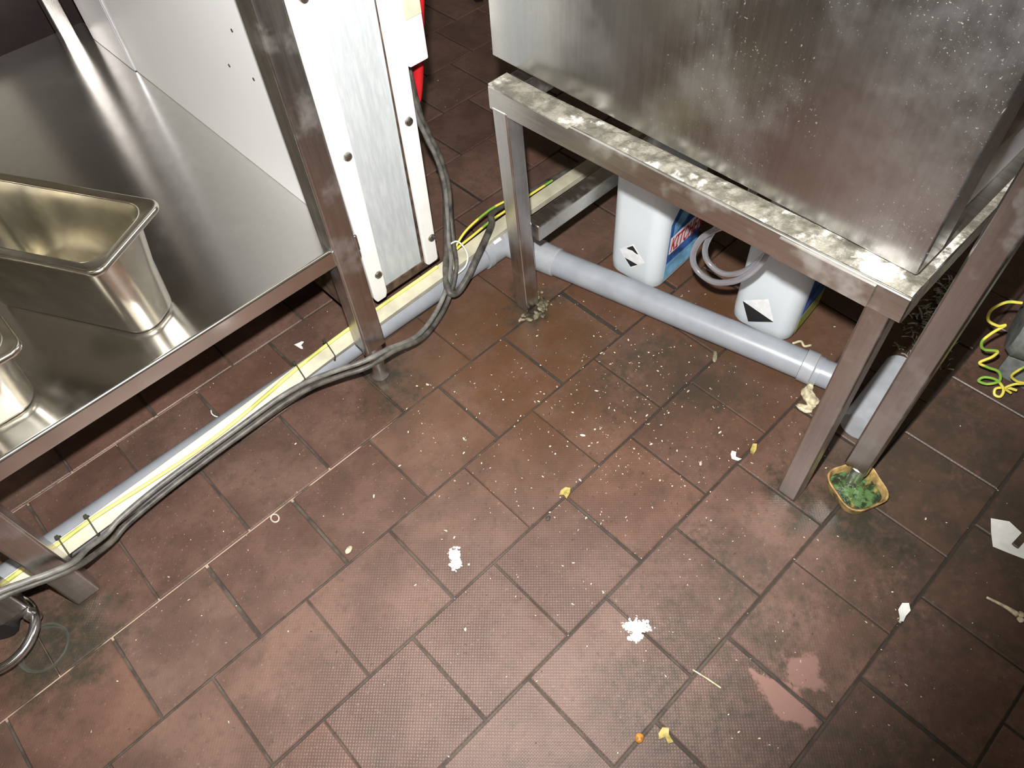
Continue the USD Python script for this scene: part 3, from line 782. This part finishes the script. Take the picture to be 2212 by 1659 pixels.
def canister(name, label, cx, cy, w, l, h, yaw, can_label):
    t = thing(name, label, 'canister')
    ex, ey = np.array([math.cos(yaw), math.sin(yaw)]), np.array([-math.sin(yaw), math.cos(yaw)])

    def ring(k, z, r):
        return [(*(np.array([cx, cy]) + q[0] * ex + q[1] * ey), z) for q in rrect(w - 2 * k, l - 2 * k, r, 6)]
    prof = [(0.014, 0.0008, 0.016), (0.006, 0.003, 0.022), (0.001, 0.012, 0.025), (0.0, 0.03, 0.026), (0.0, h * 0.45, 0.026), (0.0, h - 0.075, 0.026), (0.003, h - 0.06, 0.026), (0.012, h - 0.045, 0.026), (0.028, h - 0.03, 0.024), (0.036, h - 0.022, 0.018)]
    part(t, 'can_body', loft([ring(*q) for q in prof]), 'can', smooth=45)
    hd = [(*(np.array([cx, cy]) + ex * a), z) for a, z in ((-0.030, h - 0.035), (-0.028, h - 0.008), (-0.008, h), (0.022, h - 0.003), (0.030, h - 0.034))]
    part(t, 'handle', tube(hd, 0.008, n=12, smooth=6), 'can', smooth=40)
    part(t, 'cap', lathe([(0.019, 0), (0.019, 0.02), (0.017, 0.023), (0.001, 0.023)], (*(np.array([cx, cy]) + ex * 0.030 + ey * 0.018), h - 0.024), n=24), 'can_cap', smooth=40)
    return t, ex, ey


def wall_plate(t, name, poly, mat, origin, e_h, lift, label=None, thick=0.0003, parent=None):
    n = np.cross(e_h, (0, 0, 1.0))
    return part(parent or t, name, plate(poly, thick, np.array(origin) + n * lift, e_h, (0, 0, 1)), mat, label=label)


c1, ex1, ey1 = canister('chemical_canister', 'white plastic chemical canister with a blue and red label, left of the pair', 1.071, -0.2200, 0.134, 0.110, 0.292, 0.05, True)
# label on the side facing the front (normal -y): reads along +x
o1 = np.array([1.071, -0.2200, 0]) - np.array([*ey1, 0]) * 0.055
eh = np.array([*ex1, 0])
lb1 = wall_plate(c1, 'product_label', [(-0.040, 0.050), (0.058, 0.050), (0.058, 0.195), (-0.005, 0.195), (-0.040, 0.150)], 'label_blue', o1, eh, 0.0002, 'blue printed label')
wall_plate(c1, 'label_band', [(-0.043, 0.022), (0.052, 0.022), (0.056, 0.058), (-0.041, 0.058)], 'label_light', o1, eh, 0.0004, 'pale blue lower band', parent=lb1)
wall_plate(c1, 'label_flash', [(-0.030, 0.120), (0.03, 0.150), (0.05, 0.175), (0.01, 0.185), (-0.030, 0.142)], 'label_light', o1, eh, 0.0006, parent=lb1)
txt = meshkit.text_mesh('KITCHEN', 0.026, 0.0003, bold=True)
b = txt.bounds
txt.apply_translation([-b[0][0], -b[0][1], 0])
txt.apply_scale([0.092 / (b[1][0] - b[0][0]), 1.15, 1.0])
sh_ = np.eye(4); sh_[0, 1] = 0.12
txt.apply_transform(sh_)


def lay(m, o, eh_, dx, dz, lift, rot=0.0):
    m = m.copy()
    m.apply_transform(trimesh.transformations.rotation_matrix(rot, [0, 0, 1]))
    m.apply_translation([dx, dz, lift])
    Tm = np.eye(4)
    Tm[:3, 0], Tm[:3, 1], Tm[:3, 2], Tm[:3, 3] = eh_, (0, 0, 1), np.cross(eh_, (0, 0, 1)), o
    m.apply_transform(Tm)
    return m


wall_plate(c1, 'lettering_back', [(-0.037, 0.080), (0.056, 0.084), (0.056, 0.124), (-0.037, 0.118)], 'label_white', o1, eh, 0.0008, parent=lb1)
part(lb1, 'lettering', lay(txt, o1, eh, -0.034, 0.083, 0.0012), 'label_red', label='red lettering')
# hazard diamond on the face towards the bench (normal -x)
oh = np.array([1.071, -0.2200, 0]) - np.array([*ex1, 0]) * 0.067
eh2 = -np.array([*ey1, 0])
dm = [(-0.028, 0.066), (0.0, 0.094), (0.028, 0.066), (0.0, 0.036)]
dm1 = wall_plate(c1, 'hazard_label', dm, 'sticker', oh, eh2, 0.0002, 'white diamond hazard label')
wall_plate(c1, 'hazard_mark', [(-0.0125, 0.0782), (0.0, 0.0905), (0.013, 0.0782), (0.009, 0.0772), (0.0, 0.0795), (-0.009, 0.0772)], 'black_print', oh, eh2, 0.0006, parent=dm1)
wall_plate(c1, 'hazard_mark', [(-0.014, 0.0535), (0.0, 0.0395), (0.014, 0.0535)], 'black_print', oh, eh2, 0.0006, parent=dm1)

c2, ex2, ey2 = canister('chemical_canister', 'white plastic chemical canister with a half black diamond, right of the pair behind the hose', 1.121, -0.4560, 0.128, 0.112, 0.292, 0.10, True)
oh = np.array([1.121, -0.4560, 0]) - np.array([*ex2, 0]) * 0.064
eh2 = -np.array([*ey2, 0])
dm = [(-0.033, 0.062), (0.006, 0.092), (0.025, 0.050), (-0.014, 0.022)]
dm = [(-0.036, 0.060), (0.004, 0.090), (0.024, 0.048), (-0.017, 0.021)]
dm2 = wall_plate(c2, 'hazard_label', dm, 'sticker', oh, eh2, 0.0002, 'white and black diamond hazard label')
wall_plate(c2, 'hazard_mark', [(-0.036, 0.060), (0.024, 0.048), (-0.017, 0.021)], 'black_print', oh, eh2, 0.0006, parent=dm2)
o2 = np.array([1.121, -0.4560, 0]) - np.array([*ey2, 0]) * 0.056
eh = np.array([*ex2, 0])
lb2 = wall_plate(c2, 'product_label', [(-0.036, 0.055), (0.05, 0.055), (0.05, 0.19), (-0.036, 0.19)], 'label_blue', o2, eh, 0.0002, 'blue printed label')
wall_plate(c2, 'label_band', [(-0.038, 0.018), (0.048, 0.018), (0.05, 0.056), (-0.037, 0.056)], 'label_green', o2, eh, 0.0004, 'green lower band', parent=lb2)

HS = [(0.962, -0.440, 0.449), (0.962, -0.437, 0.35), (0.960, -0.425, 0.296), (0.958, -0.398, 0.262), (0.955, -0.381, 0.236), (0.953, -0.375, 0.200), (0.953, -0.388, 0.178), (0.953, -0.420, 0.176), (0.953, -0.455, 0.204), (0.954, -0.478, 0.245), (0.956, -0.487, 0.285), (0.96, -0.488, 0.35), (0.965, -0.486, 0.449)]
hose = thing('clear_hose', 'clear plastic hose looped between the two white canisters', 'hose')
part(hose, 'hose_coil', tube(HS, 0.0048, n=16, smooth=7, hollow=0.3), 'clear_hose', smooth=40)
part(hose, 'hose_coil', tube([(0.972, -0.446, 0.449), (0.972, -0.440, 0.36), (0.971, -0.425, 0.306), (0.970, -0.403, 0.275), (0.968, -0.390, 0.245), (0.967, -0.385, 0.210), (0.966, -0.398, 0.190), (0.966, -0.426, 0.188), (0.966, -0.456, 0.214), (0.967, -0.477, 0.254), (0.968, -0.486, 0.292), (0.97, -0.488, 0.36), (0.972, -0.487, 0.449)], 0.0045, n=16, smooth=7, hollow=0.3), 'clear_hose', smooth=40)

# ------------------------------------------------------------------ right hand leg in its tub, motor, coil
st2 = thing('equipment_stand', 'grey steel leg of the next stand, its foot standing in a mucky tub', 'stand')
part(st2, 'leg', bar((0.9190, -0.7300, 0.048), (0.9225, -0.7300, 0.905), 0.0335, 0.0335, side=(1, 0.03, 0), r=0.003), 'steel_leg', smooth=40)
part(st2, 'foot', lathe([(0.0105, 0.0045), (0.012, 0.008), (0.012, 0.030), (0.014, 0.036), (0.014, 0.049)], (0.9150, -0.7330, 0), n=24), 'steel_rail', smooth=40)
part(st2, 'worktop', box(0.90, 1.55, -1.45, -0.711, 0.905, 0.94, r=0.004), 'steel_shelf', smooth=40)
part(st2, 'leg', bar((0.9225, -1.43, 0.003), (0.9225, -1.43, 0.905), 0.0335, 0.0335, side=(1, 0, 0), r=0.003), 'steel_leg', smooth=40)
part(st2, 'leg', bar((1.53, -1.43, 0.003), (1.53, -1.43, 0.905), 0.0335, 0.0335, side=(1, 0, 0), r=0.003), 'steel_leg', smooth=40)

tub = thing('drip_tub', 'ochre plastic tub full of green muck around the foot of a steel leg', 'tub')
tc = np.array([0.9035, -0.7475])


def tub_ring(k, z):
    out = []
    for a in np.linspace(0, 2 * math.pi, 44, endpoint=False):
        rr_ = 0.0405 * (1 + 0.075 * math.cos(4 * (a - 0.35)) ** 1 + 0.05 * math.cos(a - 2.2)) - k
        out.append((tc[0] + rr_ * math.cos(a) * 0.98, tc[1] + rr_ * math.sin(a), z + (0.0012 * math.sin(3 * a + 1) if z > 0.012 else 0)))
    return out


part(tub, 'tub_wall', loft([tub_ring(0.0050, 0.0007), tub_ring(0.0035, 0.004), tub_ring(0.0015, 0.016), tub_ring(0.0, 0.0205), tub_ring(0.0014, 0.0222), tub_ring(0.0036, 0.0210), tub_ring(0.0058, 0.010), tub_ring(0.009, 0.0042)]), 'tray', smooth=50)
gr_ = []
for k in np.linspace(0.0062, 0.0395, 12):
    gr_.append([(x_, y_, 0.0090 + 0.0050 * (meshkit.fbm(np.array([[x_ * 120, y_ * 120, 1.0]]), 3, 4)[0] - 0.5)) for x_, y_, z_ in tub_ring(min(k, 0.0385), 0.009)])
part(tub, 'muck', loft(gr_[:1] + gr_, cap0=False), 'muck', smooth=True, label='green and brown muck')

mo = thing('electric_motor', 'grey electric motor on the floor at the right edge with a coiled earth wire', 'motor')
mc = np.array([1.292, -0.842, 0.105])
part(mo, 'motor_body', lathe([(0.02, -0.075), (0.052, -0.072), (0.060, -0.062), (0.060, 0.062), (0.052, 0.072), (0.02, 0.075)], mc, axis=(0.25, -0.97, 0), n=36), 'motor', smooth=35)
part(mo, 'motor_foot', box(1.250, 1.340, -0.895, -0.79, 0.0008, 0.050, r=0.003), 'motor', smooth=40)
part(mo, 'terminal_box', box(1.252, 1.320, -0.865, -0.805, 0.155, 0.197, r=0.004), 'motor', smooth=40)
part(mo, 'cable_gland', lathe([(0.013, 0), (0.013, 0.014), (0.010, 0.015), (0.010, 0.045), (0.006, 0.050)], (1.2545, -0.809, 0.178), axis=(-0.55, 0.62, 0.0), n=8), 'gland', smooth=30)
CW = [(1.215, -0.764, 0.178), (1.203, -0.748, 0.177), (1.195, -0.738, 0.160), (1.195, -0.742, 0.140), (1.203, -0.757, 0.132), (1.209, -0.764, 0.134), (1.200, -0.756, 0.118), (1.192, -0.752, 0.101), (1.196, -0.760, 0.086), (1.206, -0.776, 0.086), (1.204, -0.775, 0.073), (1.194, -0.766, 0.060), (1.200, -0.779, 0.054), (1.207, -0.795, 0.050), (1.205, -0.803, 0.036), (1.197, -0.792, 0.026), (1.194, -0.780, 0.026), (1.199, -0.784, 0.034), (1.204, -0.800, 0.036), (1.203, -0.815, 0.027), (1.197, -0.818, 0.017), (1.196, -0.810, 0.015), (1.202, -0.806, 0.022), (1.207, -0.818, 0.030), (1.212, -0.830, 0.030)]
part(mo, 'coiled_wire', tube(CW, 0.0022, n=8, smooth=6), 'earth_wire', smooth=40, label='coiled yellow and green wire')
part(mo, 'coiled_wire', tube([(1.208, -0.822, 0.095), (1.2, -0.815, 0.08), (1.2, -0.812, 0.062), (1.206, -0.822, 0.052), (1.212, -0.832, 0.05), (1.206, -0.822, 0.044), (1.2, -0.816, 0.034), (1.205, -0.826, 0.026)], 0.0020, n=8, smooth=6), 'earth_wire', smooth=40)

# ------------------------------------------------------------------ bottom left: castored leg of another unit
cu = thing('castor_unit', 'dark steel leg end with a chrome hoop castor at the lower left edge', 'castor leg')
part(cu, 'leg', bar((-0.0715, -0.0420, 0.050), (-0.0715, -0.0420, 0.60), 0.040, 0.040, side=(1, 0, 0), r=0.004), 'steel_leg', smooth=40)
a_ = np.linspace(0, 2 * math.pi, 40, endpoint=False)
hoop = np.array([(-0.101 + 0.049 * math.cos(t), -0.062 + 0.049 * math.sin(t), 0.040 + 0.003 * math.cos(t)) for t in a_])
part(cu, 'chrome_hoop', tube(hoop, 0.0066, n=14, closed=True), 'chrome', smooth=40)
part(cu, 'hoop_bolt', lathe([(0.009, -0.004), (0.009, 0.012), (0.006, 0.016), (0.001, 0.017)], (-0.0560, -0.0690, 0.036), n=18), 'chrome', smooth=35)
part(cu, 'castor_wheel', lathe([(0.008, -0.011), (0.027, -0.011), (0.030, -0.007), (0.030, 0.007), (0.027, 0.011), (0.008, 0.011)], (-0.103, -0.036, 0.0305), axis=(0.5, 0.86, 0), n=28), 'black_rubber', smooth=35)
part(cu, 'fork', box(-0.086, -0.058, -0.056, -0.028, 0.030, 0.0515, r=0.004), 'steel_leg', smooth=40)
solo('plastic_ring', lathe([(0.029, 0.0006), (0.0330, 0.0008), (0.0336, 0.006), (0.0345, 0.0066), (0.0345, 0.0074), (0.0320, 0.0070), (0.0312, 0.0022), (0.0290, 0.0018), (0.0288, 0.0008)], (-0.073, -0.099, 0), n=36, closed=True), 'clear_cup', 'clear plastic ring lying on the floor by the chrome hoop castor', 'plastic ring', smooth=40)

# ------------------------------------------------------------------ behind the partition
rh = thing('broom_handle', 'red plastic handle hanging behind the white electrical box on the partition', 'broom handle')
part(rh, 'shaft', tube([(0.8250, 0.100, 0.318), (0.8262, 0.100, 0.324), (0.829, 0.100, 0.340), (0.834, 0.100, 0.365), (0.842, 0.100, 0.405), (0.862, 0.100, 0.50), (0.904, 0.100, 0.70)], [0.002, 0.005, 0.0075, 0.0090, 0.0095, 0.0095, 0.0095], n=18, smooth=3), 'red', smooth=40)
part(rh, 'hanging_hook', tube([(0.7705, 0.100, 0.695), (0.83, 0.100, 0.69), (0.902, 0.100, 0.688), (0.918, 0.100, 0.705)], 0.004, n=10, smooth=4), 'black_rubber', smooth=40)
du = thing('dark_unit', 'dark maroon block in the black area behind the low rack shelf', 'cabinet')  # plain dark block filling the black area behind the rack
part(du, 'body', box(-0.70, 0.62, 0.93, 1.45, 0.08, 0.40, r=0.004), 'dark_block_tone', smooth=40)
part(du, 'plinth', box(-0.68, 0.60, 0.97, 1.43, 0.0008, 0.08, r=0.002), 'dark_block_tone')
ct = thing('trolley_castor', 'black castor and leg of a trolley on the floor far behind the partition', 'castor')
part(ct, 'wheel', lathe([(0.01, -0.014), (0.034, -0.014), (0.038, -0.009), (0.038, 0.009), (0.034, 0.014), (0.01, 0.014)], (1.535, 0.775, 0.039), axis=(0.8, -0.6, 0), n=28), 'black_rubber', smooth=35)
part(ct, 'fork', box(1.515, 1.555, 0.755, 0.795, 0.062, 0.095, r=0.004), 'chrome', smooth=40)
part(ct, 'leg', bar((1.535, 0.775, 0.094), (1.535, 0.775, 0.60), 0.03, 0.03, side=(1, 0, 0)), 'black_rubber', smooth=40)

# ------------------------------------------------------------------ ceiling lamps (out of view, they give the weak room light)
for i, (lx, ly) in enumerate(((-0.5, 0.5), (1.3, -0.9), (-0.6, -1.4))):
    t = thing('ceiling_lamp', 'flat ceiling lamp out of view above the kitchen', 'ceiling lamp', group='ceiling lamps')
    part(t, 'housing', box(lx - 0.6, lx + 0.6, ly - 0.15, ly + 0.15, 2.57, 2.5995, r=0.003), 'lamp_panel')

# ------------------------------------------------------------------ litter on the floor


def scrap(pts, thick=0.0008, lift=0.0012, curl=0.004, seed=0):
    """A torn flat bit: an outline given on the floor, subdivided, curled and thickened."""
    P = sg.Polygon(pts)
    c = np.array(P.centroid.coords[0])
    m = trimesh.creation.extrude_polygon(P, thick, engine='earcut')
    m = m.subdivide().subdivide()
    v = m.vertices.copy()
    sz = max(np.ptp(v[:, 0]), np.ptp(v[:, 1]))
    n = meshkit.noise(np.c_[v[:, :2] / sz * 1.7, np.full(len(v), seed)], seed)
    v[:, 2] += lift + curl * n * np.clip(np.linalg.norm(v[:, :2] - c, axis=1) / sz * 2, 0, 1)
    m.vertices = v
    return m


def lump(c, r, sx=1.0, sy=1.0, sz=0.6, ang=0.0, seed=0, rough=0.35, sub=2):
    m = trimesh.creation.icosphere(sub, 1.0)
    v = m.vertices * (1 + rough * (meshkit.fbm(m.vertices * 1.6 + seed * 7.3, 3, seed)[:, None] - 0.5) * 2)
    v = v * [sx, sy, sz] * r
    ca, sa = math.cos(ang), math.sin(ang)
    v = np.c_[v[:, 0] * ca - v[:, 1] * sa, v[:, 0] * sa + v[:, 1] * ca, v[:, 2]]
    m.vertices = v + [c[0], c[1], c[2] - v[:, 2].min()]
    return m


def bit(name, mesh, mat, label, category, smooth=True):
    return solo(name, mesh, mat, label, category, smooth=smooth)


PAPER = [(0.9955, -0.9045), (1.009, -0.925), (1.000, -0.968), (0.985, -1.010), (0.957, -0.9265), (0.9765, -0.9145)]
bit('paper_scrap', scrap([(0.478, 0.106), (0.492, 0.103), (0.4945, 0.099), (0.487, 0.0975), (0.4845, 0.087), (0.4815, 0.090)], seed=1), 'paper', 'white torn paper scrap on the floor between the steel rack and the trunking', 'paper scrap', False)
bit('paper_scrap', scrap([(0.834, -0.577), (0.837, -0.583), (0.831, -0.587), (0.8335, -0.596), (0.8275, -0.594), (0.8235, -0.585), (0.8285, -0.579)], seed=2), 'paper', 'small white paper scrap in front of the right end of the grey pipe', 'paper scrap', False)
bit('rice_grain', lump((0.696, -0.392, 0.0005), 0.0045, 1.0, 0.42, 0.4, -1.0, 3, 0.1), 'paper', 'single white rice grain in the middle of the tiles below the canisters', 'rice grain')
bit('paper_scrap', scrap([(0.796, -0.880), (0.801, -0.886), (0.795, -0.893), (0.785, -0.8925), (0.776, -0.894), (0.7715, -0.890), (0.779, -0.887), (0.786, -0.881)], seed=4, curl=0.007), 'paper', 'crumpled white scrap on the tiles at lower right', 'paper scrap', False)
bit('paper_scrap', scrap(PAPER, seed=5, curl=0.008), 'paper', 'large torn white paper at the right edge of the floor', 'paper scrap', False)
bit('wood_sliver', bar((0.972, -0.946, 0.0125), (1.04, -0.952, 0.014), 0.009, 0.004, r=0.001), 'crumb_dark', 'dark wooden sliver lying across the large torn paper', 'sliver', False)
bit('chicken_bone', cat(tube([(0.8825, -0.954, 0.003), (0.8850, -0.966, 0.0035), (0.8870, -0.980, 0.004), (0.8875, -0.993, 0.004)], [0.0018, 0.0020, 0.0026, 0.0040], n=10, smooth=4), lump((0.8845, -0.9985, 0.0005), 0.0042, seed=4), lump((0.8915, -0.9960, 0.0005), 0.0042, seed=6)), 'cream_food', 'pale bone like stick flaring at one end near the lower right edge', 'bone')
bit('carrot_piece', lump((0.420, -0.743, 0.0005), 0.0062, 1.0, 0.8, 0.6, 0.4, 8, 0.25), 'carrot', 'orange carrot piece on the tiles at the bottom of the picture', 'carrot piece')
onr = np.array([(0.264 + 0.0055 * math.cos(t), -0.160 + 0.0075 * math.sin(t), 0.0022) for t in np.linspace(0, 2 * math.pi, 20, endpoint=False)])
bit('onion_ring', tube(onr, 0.0013, n=8, closed=True), 'onion', 'tiny pale onion ring on the tile left of centre', 'onion ring')
bit('straw', tube([(0.5315, -0.738, 0.0018), (0.5355, -0.757, 0.0022), (0.539, -0.777, 0.0018)], 0.0011, n=8), 'cream_food', 'thin pale straw lying across a joint below the white powder', 'straw')
bit('straw', tube([(0.298, 0.090, 0.0018), (0.2955, 0.082, 0.0024), (0.297, 0.074, 0.0018), (0.300, 0.068, 0.0018)], 0.0011, n=8, smooth=4), 'paper', 'short white fibre on the floor between rack shelf and trunking', 'fibre')
bit('leaf_shred', scrap([(0.609, -0.437), (0.6125, -0.444), (0.606, -0.449), (0.5955, -0.452), (0.598, -0.444), (0.592, -0.440), (0.6005, -0.436)], seed=7), 'leaf', 'yellow leaf shred on the centre tile joint', 'leaf shred', False)
bit('leaf_shred', scrap([(0.868, -0.592), (0.8715, -0.597), (0.863, -0.602), (0.853, -0.604), (0.850, -0.600), (0.858, -0.595)], seed=8), 'leaf', 'ochre leaf shred right of the small white paper scrap', 'leaf shred', False)
bit('leaf_shred', scrap([(0.450, -0.755), (0.455, -0.761), (0.449, -0.766), (0.446, -0.775), (0.440, -0.772), (0.444, -0.764), (0.436, -0.761), (0.441, -0.756)], seed=9), 'leaf', 'forked yellow shred right of the carrot piece', 'leaf shred', False)
bit('peel', lump((0.313, -0.2825, 0.0005), 0.0055, 1.2, 0.75, 0.35, 0.3, 11, 0.3), 'cream_food', 'pale tan peel on the tile below the long pale grout line', 'peel')
bit('food_lump', cat(lump((0.998, -0.607, 0.0005), 0.014, 1.5, 0.8, 0.6, 0.9, 12, 0.5), lump((1.014, -0.596, 0.0005), 0.010, 1.7, 0.5, 0.7, 0.4, 13, 0.5), lump((0.978, -0.612, 0.0005), 0.009, 1.3, 0.8, 0.5, 1.9, 14, 0.5)), 'cream_food', 'flaky beige food lump beside the right leg of the stand', 'food lump')
gg = np.random.default_rng(17)
cl = []
for _ in range(34):
    a_g = gg.uniform(-2.7, 0.5)
    r_g = gg.uniform(0.021, 0.040)
    cl.append(lump((0.834 + r_g * math.cos(a_g), -0.127 + r_g * math.sin(a_g), 0.0004), gg.uniform(0.0016, 0.0052), gg.uniform(0.9, 1.9), 0.8, 0.5, gg.uniform(0, 3), int(gg.integers(0, 9)), 0.55, 1))
bit('grease_clump', cat(*cl), 'grease', 'crumbly grey grease clumped round the foot of the left leg of the stand', 'grease clump', False)
bit('food_lump', lump((0.5535, -0.4545, 0.0005), 0.004, 1.0, 0.8, 0.5, 0.0, 18), 'dark_bit', 'black speck of food on the centre tile', 'food lump')
bit('food_shred', tube([(1.080, -0.522, 0.003), (1.092, -0.530, 0.005), (1.088, -0.540, 0.004), (1.098, -0.546, 0.003)], 0.0022, n=8, smooth=4), 'cream_food', 'curled pale food shred right of the half black diamond canister', 'food shred')
bit('food_shred', lump((0.967, -0.445, 0.0005), 0.008, 1.6, 0.5, 0.5, 0.5, 21, 0.5), 'grease', 'flat greasy shred on the floor just in front of the grey pipe', 'food shred')


def powder(c, r, n, seed, ang=0.0, el=1.0):
    g = np.random.default_rng(seed)
    out = []
    for _ in range(n):
        q = g.normal(0, 1, 2) * [r * el, r * 0.7]
        ca, sa = math.cos(ang), math.sin(ang)
        rr_ = abs(g.normal(0, 0.0009)) + 0.0005
        out.append(lump((c[0] + q[0] * ca - q[1] * sa, c[1] + q[0] * sa + q[1] * ca, 0.0004), rr_, 1.2, 1.0, 0.7, g.uniform(0, 3), int(g.integers(0, 5)), 0.3, 1))
    return cat(*out)


solo('white_powder', cat(powder((0.418, -0.398), 0.0042, 240, 31, 0.7, 1.0), powder((0.410, -0.412), 0.0038, 200, 32)), 'powder', 'small spill of white powder left of the middle tiles', 'powder', kind='stuff')
solo('white_powder', cat(powder((0.523, -0.650), 0.0052, 330, 33, -0.8, 1.5), powder((0.513, -0.658), 0.0042, 160, 34)), 'powder', 'larger spill of white powder in the lower middle of the tiles', 'powder', kind='stuff')

KEEP_OUT = [(0.525, 0.568, -0.078, -0.035), (-0.016, 0.026, -0.078, -0.036), (0.80, 0.86, -0.15, -0.10), (0.82, 0.86, -0.70, -0.66), (0.86, 0.95, -0.795, -0.70), (1.0, 1.145, -0.28, -0.16), (1.05, 1.195, -0.52, -0.39), (0.98, 1.40, -0.72, -0.64), (1.40, 1.44, -0.58, -0.54), (-0.12, -0.03, -0.14, -0.02)]
g = np.random.default_rng(41)
pale, dark = [], []
CENT = [(0.78, -0.42, 0.13, 620), (0.68, -0.42, 0.16, 150), (0.62, -0.25, 0.12, 110), (0.55, -0.40, 0.16, 110), (0.90, -0.20, 0.10, 70), (1.05, -0.40, 0.12, 120), (0.60, -0.85, 0.12, 130), (0.85, -0.90, 0.14, 90), (0.30, -0.10, 0.18, 60), (0.35, 0.10, 0.16, 45), (0.10, -0.15, 0.12, 40), (1.3, 0.5, 0.25, 30)]
for cx, cy, sd, n in CENT:
    for _ in range(n):
        x_, y_ = g.normal(cx, sd), g.normal(cy, sd)
        if (abs(y_ - 0.01) < 0.05 and x_ < 1.45) or abs((x_ - 0.9085) * 0.975 + (y_ + 0.014) * 0.2215) < 0.034 and -0.70 < y_ < 0.02 or any(x0 - .004 < x_ < x1 + .004 and y0 - .004 < y_ < y1 + .004 for x0, x1, y0, y1 in KEEP_OUT):
            continue
        r_ = 0.0004 + abs(g.normal(0, 0.00045))
        m = trimesh.creation.icosphere(1 if r_ > 0.0012 else 0, 1.0)
        v = m.vertices * g.uniform(0.6, 1.4, (len(m.vertices), 1)) * [r_ * g.uniform(0.8, 2.2), r_ * 0.9, r_ * 0.6]
        a = g.uniform(0, math.pi)
        v = np.c_[v[:, 0] * math.cos(a) - v[:, 1] * math.sin(a), v[:, 0] * math.sin(a) + v[:, 1] * math.cos(a), v[:, 2]]
        m.vertices = v + [x_, y_, 0.0004 - v[:, 2].min()]
        (pale if g.uniform() < 0.62 else dark).append(m)
solo('crumbs', cat(*pale), 'crumb', 'pale food crumbs scattered over the floor tiles', 'crumbs', kind='stuff')
solo('dark_crumbs', cat(*dark), 'crumb_dark', 'dark crumbs and grit scattered over the floor tiles', 'crumbs', kind='stuff')

# grey lint and grit heaped behind the right leg, fibres on a low mound
li = []
for _ in range(420):
    t = g.uniform(0, 1)
    c = np.array([1.175 + 0.23 * t, -0.692 + 0.042 * t]) + g.normal(0, 0.016, 2)
    a = g.uniform(0, math.pi)
    L_ = g.uniform(0.008, 0.022)
    z0 = g.uniform(0.001, 0.010)
    p0 = np.array([c[0], c[1], z0])
    d_ = np.array([math.cos(a), math.sin(a), g.normal(0, 0.25)]) * L_ / 2
    li.append(tube([np.maximum(p0 - d_, [-9, -9, 0.0008]), p0 + [0, 0, 0.002], np.maximum(p0 + d_, [-9, -9, 0.0008])], g.uniform(0.0006, 0.0016), n=5))
solo('floor_lint', cat(*li), 'lint', 'grey green lint and grit on the floor between the two right hand legs', 'lint', kind='stuff')
